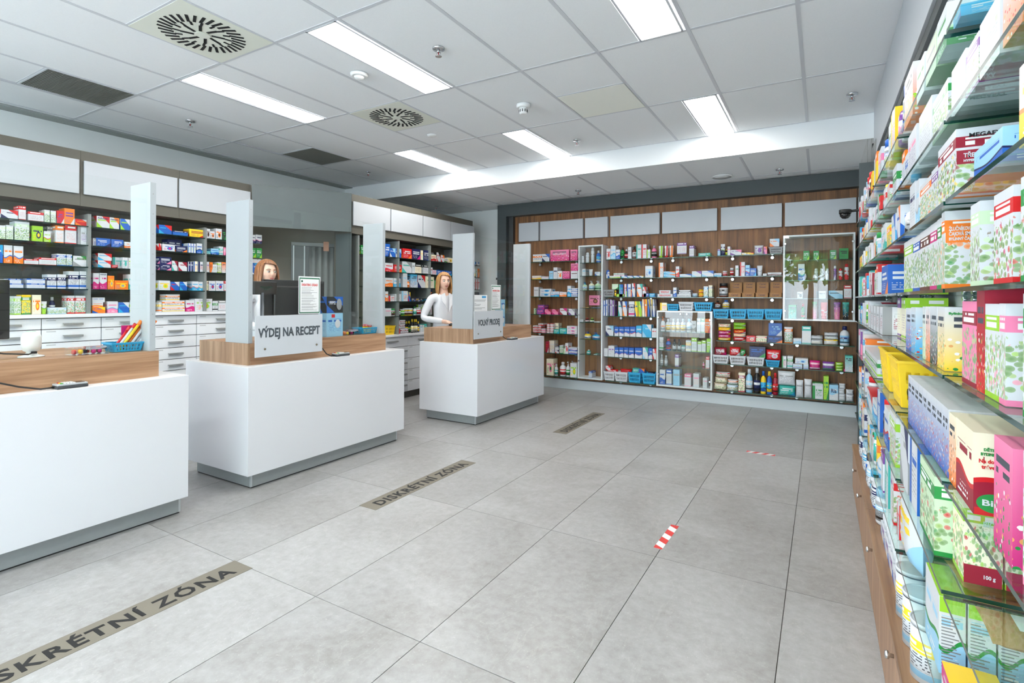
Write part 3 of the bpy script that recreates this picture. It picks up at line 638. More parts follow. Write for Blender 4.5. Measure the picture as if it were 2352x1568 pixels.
counter('middle white gloss counter with the large frosted prescription sign', -4.135, -3.360, 2.180, 3.735, -4.075, -3.412, 2.236, 3.695, -4.05, -3.452, 2.235, 3.585)
counter('far white gloss counter with the smaller frosted sign, nearest the walnut wall', -3.825, -3.055, 4.50, 6.01, -3.97 + .2, -3.115, 4.56, 5.97, -3.79, -3.135, 4.53, 5.81)
part_g = glass_mat('partition_glass', (.98, .99, .985), .03)
scr = plain('screw_cap', (158, 160, 163), .5)
def post(x0, x1, y, lab, zt=2.012):
    p = tag(empty('partition_post', (0, 0, 1.0035)), lab, 'post', 'white partition posts')
    MB().box(x0, x1, y, y + .032, 0, zt - 1.0035).make('board', plain('white_post_laminate', (172, 178, 183), .4), p, bevel=.001)
    for q in range(8): MB().lathe([(.004, 0), (.004, .0012)], 10).make('screw', scr, p, (x1 - .0005, y + .016, .1 + q * .12), (0, PI / 2, 0))
    return p
post(-3.69, -3.452, 1.612, 'tall white post at the right end of the nearest counter')
post(-3.725, -3.455, 2.240, 'tall white post at the near end of the middle counter')
post(-3.706, -3.455, 3.545, 'tall white post at the far end of the middle counter, behind the blue basket')
post(-3.415, -3.150, 4.545, 'tall white post at the near end of the far counter, before the blond pharmacist')
post(-3.376, -3.140, 5.770, 'tall white post at the far end of the far counter')
def pane(x, y0, y1, lab, hatch):
    g_ = tag(empty('glass_partition', (x, 0, 1.0035)), lab, 'partition', 'glass partitions on the counters')
    MB().box(-.003, .003, y0, y1, 0, .992).make('pane', part_g, g_)
    return g_
pane(-3.475, .25, 1.609, 'clear glass screen standing on the nearest counter', None)
pane(-3.480, 2.275, 3.542, 'clear glass screen between the two posts of the middle counter', None)
pane(-3.172, 4.58, 5.767, 'clear glass screen between the two posts of the far counter', None)
# small acrylic pass-through hoods
ac = glass_mat('acrylic_clear', (.965, .98, .98), .06)
for x, y0, y1, l in ((-3.60, 3.135, 3.355, 'small clear acrylic hood behind the candy tray on the middle counter'), (-3.30, 5.42, 5.70, 'small clear acrylic hood beside the far post of the far counter')):
    h = tag(empty('acrylic_hood', (x, y0, 1.0035)), l, 'screen'); w = y1 - y0
    MB().box(-.08, -.077, 0, w, 0, .20).box(-.08, .04, 0, .003, 0, .20).box(-.08, .04, w - .003, w, 0, .20).make('sheet', ac, h)

# frosted signs
fro = plain('frosted_acrylic', (205, 210, 217), .35, 0, noise=.01)
fro.node_tree.nodes['Principled BSDF'].inputs['Alpha'].default_value = .93
ink = plain('sign_ink', (72, 80, 88), .5); steel = plain('standoff_steel', (150, 140, 125), .25, 1.0)
MX = Matrix(((0, 0, 1, 0), (1, 0, 0, 0), (0, 1, 0, 0), (0, 0, 0, 1)))     # text facing +X, reading along +Y
def frosted(lab, x, y0, y1, z0, z1, txt, size, wd_):
    s_ = tag(empty('frosted_sign', (x, (y0 + y1) / 2, (z0 + z1) / 2)), lab, 'sign', 'frosted counter signs'); w, h = (y1 - y0) / 2, (z1 - z0) / 2
    MB().box(-.003, .003, -w, w, -h, h).make('plate', fro, s_, bevel=.001)
    lettering(txt, size, ink, s_, Matrix.Translation((.0038, .0, .02)) @ MX, width=wd_, bold=.0028)
    for yy in (-w + .075, w - .055): MB().lathe([(.008, -.046), (.008, .004), (.006, .007)], 14).make('standoff', steel, s_, (.002, yy, -h + .055), (0, PI / 2, 0))
frosted('large frosted sign with grey lettering on the middle counter', -3.402, 2.255, 2.828, .906, 1.198, 'VÝDEJ NA RECEPT', .088, .525)
frosted('small-looking frosted sign with dark lettering on the far counter', -3.085, 4.475, 5.048, .903, 1.193, 'VOLNÝ PRODEJ', .088, .43)

# posters on the glass
paper = plain('paper_white', (236, 238, 240), .6); pgreen = plain('poster_green', (38, 112, 84), .5); pred = plain('poster_red', (214, 74, 74), .5); pgrey = plain('print_grey', (128, 130, 135), .6); pblue = plain('print_blue', (70, 160, 215), .5)
def poster(x, y0, y1, z0, z1, lab):
    s_ = tag(empty('poster', (x, (y0 + y1) / 2, (z0 + z1) / 2)), lab, 'poster'); w, h = (y1 - y0) / 2, (z1 - z0) / 2
    MB().box(-.001, .001, -w, w, -h, h).make('sheet', paper, s_)
    MB().box(.001, .0014, -w + .006, w - .006, -h + .006, h - .010).make('green_border', pgreen, s_)
    MB().box(.0014, .0018, -w + .013, w - .013, -h + .014, h - .020).make('field', paper, s_)
    MB().box(.0018, .0022, -w + .024, -w + .034, h - .046, h - .030).box(.0018, .0022, -w + .021, -w + .037, h - .043, h - .033).make('cross', pgreen, s_)
    lettering('DESATERO ZÁSAD', .024, pred, s_, Matrix.Translation((.002, 0, h - .066)) @ MX, width=2 * w * .74, bold=.0008)
    m_ = MB(); rr = random.Random(3); z = h - .085
    while z > -h + .03:
        L = rr.uniform(.5, 1) * (2 * w - .05); m_.box(.0018, .0021, -w + .026, -w + .026 + L, z - .0022, z); z -= rr.choice((.006, .006, .011))
    o = m_.make('text_lines', pgrey, s_); o['kind'] = 'stuff'
poster(-3.468, 2.660, 2.862, 1.200, 1.492, 'white poster with a green border on the middle counter glass, red heading')
poster(-3.160, 4.92, 5.12, 1.196, 1.478, 'white poster with a green border on the far counter glass')
s_ = tag(empty('notice_sheet', (-3.158, 4.70, 1.275)), 'white printed sheet with a blue stamp beside the far counter poster', 'notice')
MB().box(-.001, .001, -.135, .135, -.095, .088).make('sheet', paper, s_)
MB().box(.001, .0014, .03, .11, .055, .078).make('blue_stamp', pblue, s_)
m_ = MB()
for q, L in enumerate((.22, .2, 0, .03, .12, .1, 0, .2, .14)):
    if L: m_.box(.001, .0014, -.11, -.11 + L, .032 - q * .012, .036 - q * .012)
o = m_.make('text_lines', pgrey, s_); o['kind'] = 'stuff'

# equipment on the counters
blkp = plain('black_plastic', (34, 33, 33), .35); dkp = plain('charcoal_plastic', (58, 60, 64), .4)
def monitor(lab, x, y0, y1, z0, z1, zb, flip=1):
    m_ = tag(empty('monitor', (x, (y0 + y1) / 2, zb)), lab, 'monitor'); w = (y1 - y0) / 2; a, b = z0 - zb, z1 - zb
    MB().box(-.02, .0, -w, w, a, b).make('bezel', blkp, m_, bevel=.006)
    MB().box(.0, .028, -w * .72, w * .72, a + .02, b - .05).make('rear_housing', blkp, m_, bevel=.01)
    MB().box(.028, .0285, -w * .3, w * .3, b - .075, b - .071).make('vent_slot', plain('slot_black', (8, 8, 8), .9), m_)
    MB().box(-.023, -.02, -w + .012, w - .012, a + .012, b - .012).make('screen', plain('screen_dark', (14, 16, 20), .1), m_)
    MB().box(-.01, .02, -.03, .03, .008, a + .1).make('stand_neck', dkp, m_); MB().box(-.1, .08, -.11, .11, 0, .010).make('stand_foot', dkp, m_, bevel=.004)
monitor('black monitor seen from behind, in front of the seated pharmacist', -3.78, 2.575, 3.165, 1.13, 1.470, 1.0035)
monitor('black monitor at the left edge on the nearest counter', -3.72, .62, 1.062, 1.10, 1.415, 1.0035)
monitor('black monitor behind the posters of the far counter', -3.52, 4.78, 5.22, 1.12, 1.40, 1.0035)
cdp = tag(empty('customer_display', (-3.69, 2.505, 1.0035)), 'small tilted price display on a grey pole beside the monitor', 'display')
MB().lathe([(.022, 0), (.022, .006), (.014, .012), (.0135, .36)], 18).make('pole', plain('steel_grey_pole', (92, 98, 106), .3, .5), cdp)
MB().box(-.03, .004, -.085, .125, .345, .447).make('housing', dkp, cdp, bevel=.006); MB().box(.004, .0055, -.062, .120, .352, .440).make('screen', plain('display_glass', (44, 38, 34), .12), cdp)
lettering('Lékárna DOMU', .017, plain('display_green', (44, 92, 74), .5), cdp, Matrix.Translation((.006, .03, .402)) @ MX, width=.10)
lettering('P 004 KČ', .013, plain('display_green', (44, 92, 74), .5), cdp, Matrix.Translation((.006, .03, .386)) @ MX, width=.055)
scn = tag(empty('barcode_scanner', (-3.64, 1.125, 1.0035)), 'white desktop barcode scanner on an oval foot, nearest counter', 'scanner')
MB().lathe([(.055, 0), (.055, .006), (.03, .012), (.02, .028)], 28, sx=.8).make('foot', wp, scn)
MB().lathe([(.012, .024), (.034, .034), (.042, .06), (.043, .105), (.036, .128), (.02, .136), (.001, .138)], 28, sx=.85).make('head', wp, scn)
MB().lathe([(.004, .1365), (.022, .1372)], 20, sx=.85, cx=.0).make('status_light', plain('pale_green_light', (170, 226, 184), .3), scn)
MB().box(.030, .040, -.012, .012, .020, .032).make('socket', blkp, scn)
MB().tube([(.036, 0, .026), (.06, -.03, .02), (.03, -.12, .03), (-.02, -.28, .075), (-.04, -.4, .06)], .004).make('cable', blkp, scn)
def terminal(lab, x, y, z, cable):
    t_ = tag(empty('card_terminal', (x, y, z)), lab, 'card terminal', 'card payment terminals')
    MB().box(-.035, .035, -.068, .068, .0, .016).make('base', dkp, t_, bevel=.005)
    MB().box(-.034, .034, -.066, .066, .016, .026).make('cover', plain('silver_plastic', (172, 176, 180), .35), t_, bevel=.004)
    MB().box(-.022, .022, .020, .056, .026, .0272).make('screen', plain('screen_dark', (14, 16, 20), .1), t_)
    for q in range(15):
        cx, cy = -.02 + .02 * (q % 3), .008 - .013 * (q // 3)
        MB().box(cx - .007, cx + .007, cy - .0045, cy + .0045, .026, .030).make('key', plain('key_white', (222, 224, 226), .4) if q < 12 else pm('ryg'[q - 12]), t_)
    MB().tube(cable, .0045).make('cable', blkp, t_)
terminal('silver card terminal with keypad on the nearest counter ledge', -3.400, 1.21, .850, [(0, -.066, .010), (-.01, -.12, .008), (-.02, -.2, .03), (-.03, -.3, .07), (-.03, -.42, .10), (-.045, -.60, .115)])
terminal('dark card terminal on the ledge right of the frosted prescription sign', -3.405, 3.02, .850, [(0, -.066, .010), (.0, -.10, .008), (.005, -.15, .03), (.0, -.19, .08), (-.02, -.215, .13), (-.035, -.23, .19)])
terminal('small card terminal on the far counter ledge', -3.09, 5.27, .850, [(0, -.066, .010), (.0, -.12, .008), (.005, -.18, .03), (.0, -.215, .05), (-.02, -.23, .08)])

# floor strips and tape
strip_m = plain('floor_strip_film', (118, 112, 100), .55, noise=.06, scale=14); blackp = plain('strip_lettering_black', (16, 16, 17), .6)
def strip(x0, x1, y0, y1, lab):
    s_ = tag(empty('floor_strip', ((x0 + x1) / 2, (y0 + y1) / 2, 0)), lab, 'floor marking', 'floor lettering strips'); w, l = (x1 - x0) / 2, (y1 - y0) / 2
    MB().box(-w, w, -l, l, .0002, .0012).make('film', strip_m, s_)
    R = Matrix(((0, -1, 0, 0), (1, 0, 0, 0), (0, 0, 1, 0), (0, 0, 0, 1)))
    lettering('DISKRÉTNÍ ZÓNA', .108, blackp, s_, Matrix.Translation((.012, 0, .0018)) @ R, width=2 * l * .88, bold=.0028, ext=.0004, spacing=1.15)
strip(-2.548, -2.40, .475, 1.586, 'grey floor strip with black lettering nearest the camera')
strip(-2.545, -2.40, 2.412, 3.524, 'grey floor strip with black lettering before the middle counter')
strip(-2.300, -2.155, 4.725, 5.805, 'grey floor strip with black lettering farthest away, by the far counter')
red = plain('tape_red', (214, 62, 60), .4); wtape = plain('tape_white', (232, 232, 232), .4)
def tape(p0, p1, w, lab):
    p0, p1 = Vector(p0), Vector(p1); d_ = (p1 - p0); L = d_.length; a = math.atan2(d_.y, d_.x)
    s_ = tag(empty('floor_tape', (*p0, 0), a), lab, 'tape', 'red and white floor tapes')
    MB().box(0, L, -w / 2, w / 2, .0003, .001).make('tape_base', wtape, s_)
    n = 3
    for q in range(n + 1):
        x = q * L / n * .98; sk = w * .5; pts = [(max(0, min(L, x - L / 12 - sk * .6)), -w / 2), (max(0, min(L, x + L / 12 - sk * .6)), -w / 2), (max(0, min(L, x + L / 12 + sk * .6)), w / 2), (max(0, min(L, x - L / 12 + sk * .6)), w / 2)]
        if pts[1][0] - pts[0][0] > .004 or pts[2][0] - pts[3][0] > .004: MB().prism(pts, .001, .0013).make('red_stripe', red, s_)
tape((-.748, 2.820), (-.737, 3.160), .046, 'red and white striped tape lying along the floor in the foreground')
tape((-.560, 5.025), (-.335, 5.018), .052, 'small red and white tape lying crosswise farther back on the floor')

# ================================================================ people
skin = plain('skin_tone', (236, 194, 172), .5, noise=.03, scale=20, Subsurface_Weight=.06)
coat_m = plain('white_coat_cloth', (226, 228, 234), .8, noise=.03, scale=12, bump=1.0, bscale=14)
trous = plain('grey_trousers', (78, 82, 92), .8); shoe_m = plain('white_clogs', (225, 225, 222), .5)
def skin_mesh(name, verts, edges, radii, mat, root=0, sub=2, parent=None):
    me = bpy.data.meshes.new(name); me.from_pydata(verts, edges, []); o = bpy.data.objects.new(name, me); C.objects.link(o)
    md = o.modifiers.new('skin', 'SKIN'); md.use_smooth_shade = True
    if not me.skin_vertices: pass
    bpy.context.view_layer.objects.active = o
    sv = me.skin_vertices[0].data
    for i, r in enumerate(radii): sv[i].radius = r if isinstance(r, tuple) else (r, r); sv[i].use_root = (i == root)
    ms = o.modifiers.new('sub', 'SUBSURF'); ms.levels = sub; ms.render_levels = sub
    dg = bpy.context.evaluated_depsgraph_get(); dg.update()
    m2 = bpy.data.meshes.new_from_object(o.evaluated_get(dg)); bpy.data.objects.remove(o)
    m2.materials.clear(); m2.materials.append(mat)
    for p in m2.polygons: p.use_smooth = True
    return link(name, m2, parent)
def person(lab, loc, rz, h, hairmats, elbows, wrists, handdir, hair_len, earring=False, head_turn=0.0, head_tilt=0.0):
    P_ = tag(empty('person', loc, rz), lab, 'person'); k = h / 1.66
    V, E, R = [], [], []
    def add(p, r, to=None):
        V.append(tuple(Vector(p))); R.append(r); i = len(V) - 1
        if to is not None: E.append((to, i))
        return i
    pel = add((0, 0, .93 * k), (.12, .09)); wa = add((0, -.005, 1.07 * k), (.095, .075), pel); ch = add((0, .0, 1.22 * k), (.11, .085), wa)
    uc = add((0, .01, 1.32 * k), (.085, .070), ch); nb = add((0, .01, 1.405 * k), (.052, .052), uc); nk = add((0, -.005, 1.47 * k), (.048, .05), nb); hd_ = add((0, -.005, 1.52 * k), (.05, .06), nk)
    hands = []
    for sd, el, wr in ((-1, elbows[0], wrists[0]), (1, elbows[1], wrists[1])):
        sh = add((sd * .150 * k, .01, 1.335 * k), .038, uc); e_ = add(el, .031, sh); w_ = add(wr, (.026, .022), e_)
        d_ = Vector(handdir).normalized(); sx = Vector((0, 0, 1)).cross(d_).normalized(); dn = Vector((0, 0, -1))
        palm = add(Vector(wr) + d_ * .055, (.036, .014), w_)
        for q, (off, L) in enumerate(((-.030, .060), (-.010, .070), (.010, .066), (.029, .052))):
            k1 = add(Vector(wr) + d_ * .088 + sx * off, .0095, palm); k2 = add(Vector(V[k1]) + d_ * L * .5 + dn * .004, .0085, k1); k3 = add(Vector(V[k2]) + d_ * L * .4 + dn * .018, .007, k2)
        th1 = add(Vector(wr) + d_ * .035 - sx * sd * .038 + dn * .004, .011, palm); add(Vector(V[th1]) + d_ * .035 - sx * sd * .014 + dn * .008, .009, th1)
    for sd in (-1, 1):
        hp = add((sd * .085 * k, 0, .86 * k), .085, pel); kn = add((sd * .09 * k, -.01, .47 * k), .055, hp); an_ = add((sd * .09 * k, .01, .09 * k), .036, kn); add((sd * .095 * k, -.13, .035), (.04, .022), an_)
    skin_mesh('body', V, E, R, skin, 0, 2, P_)
    # coat: torso, collar opening and sleeves down to the wrists
    V, E, R = [], [], []
    pel = add((0, 0, .72 * k), (.19, .15)); a0 = add((0, 0, .90 * k), (.160, .125), pel); wa = add((0, -.005, 1.07 * k), (.130, .105), a0); ch = add((0, -.005, 1.22 * k), (.145, .115), wa); uc = add((0, .008, 1.33 * k), (.105, .085), ch); nb = add((0, .016, 1.395 * k), (.060, .056), uc)
    for sd, el, wr in ((-1, elbows[0], wrists[0]), (1, elbows[1], wrists[1])):
        sh = add((sd * .158 * k, .01, 1.335 * k), .056, uc); md_ = add((Vector(V[sh]) + Vector(el)) / 2 + Vector((sd * .004, .006, 0)), .050, sh); e_ = add(el, .045, md_); m2 = add(Vector(el).lerp(Vector(wr), .5), .040, e_); w_ = add(Vector(el).lerp(Vector(wr), .93), .035, m2)
    skin_mesh('coat', V, E, R, coat_m, 0, 2, P_)
    lp = MB()
    for sd in (-1, 1):
        n0 = len(lp.v); q = [(sd * .028, -.088, 1.395), (sd * .075, -.085, 1.375), (sd * .082, -.118, 1.29), (sd * .050, -.128, 1.25), (sd * .004, -.134, 1.16), (sd * .018, -.118, 1.28)]
        lp.v += [(x, y, z * k) for x, y, z in q]; lp.face([n0 + t_ for t_ in (range(6) if sd > 0 else range(5, -1, -1))])
    o = lp.make('lapels', coat_m, P_); md = o.modifiers.new('s', 'SOLIDIFY'); md.thickness = .006
    V, E, R = [], [], []
    pel = add((0, 0, .80 * k), (.13, .11))
    for sd in (-1, 1): hp = add((sd * .088 * k, 0, .72 * k), .092, pel); kn = add((sd * .09 * k, -.01, .47 * k), .07, hp); add((sd * .09 * k, .01, .10 * k), .06, kn)
    skin_mesh('trousers', V, E, R, trous, 0, 1, P_)
    for sd in (-1, 1): MB().lathe([(.045, 0), (.05, .02), (.046, .05), (.03, .07)], 16, sx=.95, sy=2.3).make('shoe', shoe_m, P_, (sd * .095 * k, -.055, 0))
    # head
    H_ = Vector((0, -.012, h - .128)); hr = Matrix.Rotation(head_turn, 4, 'Z') @ Matrix.Rotation(head_tilt, 4, 'X')
    nu, nv = 48, 36; hb = MB()
    def g(x, z, cx, cz, sx_, sz_): return math.exp(-((x - cx) / sx_) ** 2 - ((z - cz) / sz_) ** 2)
    for j in range(nv + 1):
        ph = PI * j / nv; z = math.cos(ph); s_ = math.sin(ph)
        for i in range(nu):
            a = 2 * PI * i / nu; x, y = s_ * math.sin(a), -s_ * math.cos(a); fr = max(0, -y)
            X, Y, Z = x * .073, y * .092, z * .112
            if z < 0: X *= 1 - .36 * (-z) ** 1.4; Y = Y * (1 - .22 * (-z)) - .014 * (-z) * fr
            if y < 0:
                Y += .008 * fr * (g(x, z, .36, .08, .22, .14) + g(x, z, -.36, .08, .22, .14))
                Y -= .022 * fr * g(x, z, 0, -.16, .13, .16) + .010 * fr * g(x, z, 0, .02, .10, .16)
                Y -= .006 * fr * g(x, z, 0, -.46, .26, .10); Y -= .006 * fr * g(x, z, 0, -.78, .2, .14)
                Y -= .006 * fr * (g(x, z, .42, -.18, .22, .2) + g(x, z, -.42, -.18, .22, .2)); Y -= .004 * fr * g(x, z, 0, .30, .5, .12)
            hb.v.append((X, Y, Z))
    for j in range(nv):
        for i in range(nu):
            i2 = (i + 1) % nu
            hb.face((j * nu + i, (j + 1) * nu + i, (j + 1) * nu + i2, j * nu + i2), None, True)
    hd2 = hb.make('head', skin, P_, H_); hd2.rotation_euler = hr.to_euler()
    eyew = plain('eye_white', (228, 226, 222), .2); iris = plain('iris_dark', (58, 40, 30), .2); lipm = plain('lip_rose', (184, 92, 88), .4); brow = hairmats[1]
    ey = MB(); ir = MB(); br = MB(); lid = MB()
    for sd in (-1, 1):
        c = Vector((sd * .029, -.078, .008))
        def sph(mb, c, r, n=12, fy=1.0):
            b0 = len(mb.v)
            for j in range(n + 1):
                for i in range(n): ph = PI * j / n; a = 2 * PI * i / n; mb.v.append((c.x + r * math.sin(ph) * math.cos(a), c.y + r * fy * math.sin(ph) * math.sin(a), c.z + r * .78 * math.cos(ph)))
            for j in range(n):
                for i in range(n): mb.face((b0 + j * n + i, b0 + j * n + (i + 1) % n, b0 + (j + 1) * n + (i + 1) % n, b0 + (j + 1) * n + i), None, True)
        sph(ey, c, .0125); sph(ir, c + Vector((0, -.0085, -.001)), .0062)
        br.tube([(sd * .013, -.0905, .027), (sd * .026, -.090, .0315), (sd * .038, -.083, .031), (sd * .047, -.072, .025)], [.0022, .0026, .0024, .001], 6)
        lid.tube([(sd * .015, -.0865, .013), (sd * .029, -.0905, .0185), (sd * .043, -.081, .013)], [.0015, .002, .0015], 6)
    ey.make('eyes', eyew, P_ and hd2); ir.make('irises', iris, hd2); br.make('eyebrows', brow, hd2); lid.make('lashes', iris, hd2)
    MB().tube([(-.022, -.085, -.050), (-.010, -.0945, -.0485), (0, -.096, -.0498), (.010, -.0945, -.0485), (.022, -.085, -.050)], [.001, .0034, .003, .0034, .001], 8).tube([(-.018, -.086, -.0535), (0, -.0955, -.0575), (.018, -.086, -.0535)], [.001, .0045, .001], 8).make('lips', lipm, hd2)
    for sd in (-1, 1): MB().lathe([(.001, -.004), (.014, 0), (.018, .004), (.012, .007)], 16, sx=.62, sy=1).make('ear', skin, hd2, (sd * .070, .006, -.006), (0, sd * PI / 2, 0))
    if earring: MB().tube([(-.076, -.006, -.026), (-.078, -.010, -.034), (-.078, -.006, -.044), (-.077, -.002, -.036), (-.076, -.006, -.027)], .0016, 6).tube([(.076, -.006, -.026), (.078, -.010, -.034), (.078, -.006, -.044), (.077, -.002, -.036), (.076, -.006, -.027)], .0016, 6).make('earrings', chrome, hd2)
    # hair: a crown cap that falls to shoulder length at the sides and back, parted off the face
    hm_ = MB(); na, nz = 96, 26; rr = random.Random(11); ph1 = [rr.uniform(0, 6.28) for _ in range(6)]
    for i in range(na):
        a = 2 * PI * i / na; af = math.pi - abs(a - math.pi)      # 0 at the face, pi at the back
        side = min(1, max(0, (af - .86) / .30)); side = side * side * (3 - 2 * side)
        top_l = .070 + .014 * math.cos(a * 1.0 + .9); low = top_l * (1 - side) + (-hair_len) * side
        if af > 2.2: low -= .01
        wv = .004 * math.sin(a * 23 + ph1[0]) + .003 * math.sin(a * 41 + ph1[1])
        for j in range(nz + 1):
            t_ = j / nz; zt = .126
            z = zt + (low - zt) * (t_ ** 1.25 if side > .5 else t_)
            zz = z / .124
            if zz > .0: rx, ry = .090 * math.sqrt(max(0, 1 - min(1, zz) ** 2.2)), .110 * math.sqrt(max(0, 1 - min(1, zz) ** 2.2))
            else: q = min(1, -z / max(.05, hair_len)); rx, ry = .090 + .014 * math.sin(q * 2.6) - .012 * q, .110 - .012 * q
            s1 = wv * min(1, t_ * 2) ; X, Y = math.sin(a) * (rx + s1), -math.cos(a) * (ry + s1)
            if Y > 0 and z < -.03: Y *= 1 - min(1, (-z - .03) / .12) * .18
            hm_.v.append((X, Y + .006, z))
    for i in range(na):
        for j in range(nz):
            i2 = (i + 1) % na; hm_.face((i * (nz + 1) + j, i * (nz + 1) + j + 1, i2 * (nz + 1) + j + 1, i2 * (nz + 1) + j), None, True)
    o = hm_.make('hair', hairmats[0], hd2); md = o.modifiers.new('s', 'SOLIDIFY'); md.thickness = .010; md.offset = -.3
    return P_
def hair_mat(name, c1, c2):
    m = bpy.data.materials.new(name); t = NT(m); tc = t.n('TexCoord').outputs['Object']
    nz = t.n('TexNoise', {'Vector': t.n('Mapping', {'Vector': tc, 'Scale': (150, 150, 9)}), 'Scale': 1.0, 'Detail': 3.0})
    cr = t.n('ValToRGB', {0: nz.outputs[0]}); e = cr.color_ramp.elements; e[0].position = .35; e[0].color = (*lin(c2), 1); e[1].position = .65; e[1].color = (*lin(c1), 1)
    t.set(Base_Color=cr.outputs[0], Roughness=.42); t.set(Normal=t.n('Bump', {'Height': nz.outputs[0], 'Strength': .5, 'Distance': .003}).outputs[0]); return m
hA = (hair_mat('auburn_hair', (176, 116, 68), (104, 62, 36)), plain('brow_brown', (96, 62, 42), .6)); hB = (hair_mat('blond_hair', (206, 158, 98), (148, 102, 58)), plain('brow_blond', (150, 104, 66), .6))
person('auburn-haired person in a white coat looking over the monitor at the middle counter', (-4.34, 2.985, 0), math.radians(84), 1.675, hA, ((-.25, -.06, 1.10), (.25, -.06, 1.10)), ((-.17, -.26, 1.06), (.17, -.26, 1.06)), (0, -1, -.1), .20, True)
def to_local(p, loc, rz): q = rotp((p[0] - loc[0], p[1] - loc[1]), -rz); return (q[0], q[1], p[2])
L2, R2 = (-4.06, 5.22, 0), math.radians(66)
hand = to_local((-3.86, 5.00, 1.045), L2, R2)
person('smiling blond person in a white coat resting a hand on the far counter', L2, R2, 1.655, hB, ((-.27, .02, 1.08), (.26, -.04, 1.09)), ((hand[0], hand[1], 1.045), (.12, -.24, 1.04)), (.25, -1, -.12), .17, False, math.radians(-8))
ms = tag(MB().lathe([(.026, 0), (.032, .008), (.026, .024), (.008, .032)], 20, sx=.9, sy=1.6).make('mouse', blkp, None, (-3.745, 4.965, 1.0035), (0, 0, .9)), 'black computer mouse under the hand at the far counter', 'mouse')
tag(MB().box(-.03, .03, -.03, .03, 0, .014).make('sticky_notes', pm('y'), None, (-3.70, 4.93 - .10 + .14, 1.0035), (0, 0, .3)), 'small yellow note block on the edge of the far counter', 'notepad')
# ================================================================ goods on the shelves
MF = Matrix(((1, 0, 0, 0), (0, 0, -1, 0), (0, 1, 0, 0), (0, 0, 0, 1)))
STY = ['plain front', 'top band', 'wave', 'corners', 'round emblem', 'side band', 'plant picture', 'bold lettering', 'two bands', 'faded picture']
BOXNAME = 'medicine_box'
def m_box(nm, w, d, h, st, cols, t=None): return MB().box(-w / 2, w / 2, -d / 2, d / 2, 0, h).make(nm, print_mat(st), None, cols=cols)
def holes_wall(mb, p0, p1, q0, q1, nu, nv):
    """wall with rows of slots between the bottom edge p0-p1 and the top edge q0-q1"""
    p0, p1, q0, q1 = map(Vector, (p0, p1, q0, q1)); us = []; vs = []
    U = [0, .07]; 
    for k in range(nu): a = .07 + .86 * k / nu; s_ = .86 / nu; U += [a + s_ * .22, a + s_ * .82]
    U += [1.0]; Vv = [0, .12]
    for k in range(nv): a = .12 + .70 * k / nv; s_ = .70 / nv; Vv += [a + s_ * .15, a + s_ * .85]
    Vv += [1.0]; U = sorted(set(U)); Vv = sorted(set(Vv)); b = len(mb.v)
    for v in Vv:
        for u in U: mb.v.append(tuple((p0.lerp(p1, u)).lerp(q0.lerp(q1, u), v)))
    n = len(U)
    for j in range(len(Vv) - 1):
        for i in range(n - 1):
            if 2 <= i <= n - 3 and (i % 2 == 0) and 2 <= j <= len(Vv) - 3 and (j % 2 == 0): continue
            mb.face((b + j * n + i, b + j * n + i + 1, b + (j + 1) * n + i + 1, b + (j + 1) * n + i))
def m_basket(w, d, h, c):
    e = empty('plastic_basket'); k = .84; a, b, c2, d2 = w / 2 * k, d / 2 * k, w / 2, d / 2; mb = MB()
    P = [(-a, -b, .002), (a, -b, .002), (a, b, .002), (-a, b, .002)]; Q = [(-c2, -d2, h), (c2, -d2, h), (c2, d2, h), (-c2, d2, h)]
    for i in range(4): j = (i + 1) % 4; holes_wall(mb, P[i], P[j], Q[i], Q[j], 8 if i % 2 == 0 else 6, 2)
    mb.quad(*P); o = mb.make('body', pm(c), e); md = o.modifiers.new('s', 'SOLIDIFY'); md.thickness = .003; md.offset = 1
    MB().box(-c2 - .006, c2 + .006, -d2 - .006, -d2 + .002, h - .008, h).box(-c2 - .006, c2 + .006, d2 - .002, d2 + .006, h - .008, h).box(-c2 - .006, -c2 + .002, -d2 + .002, d2 - .002, h - .008, h).box(c2 - .002, c2 + .006, -d2 + .002, d2 - .002, h - .008, h).make('rim', pm(c), e)
    return e
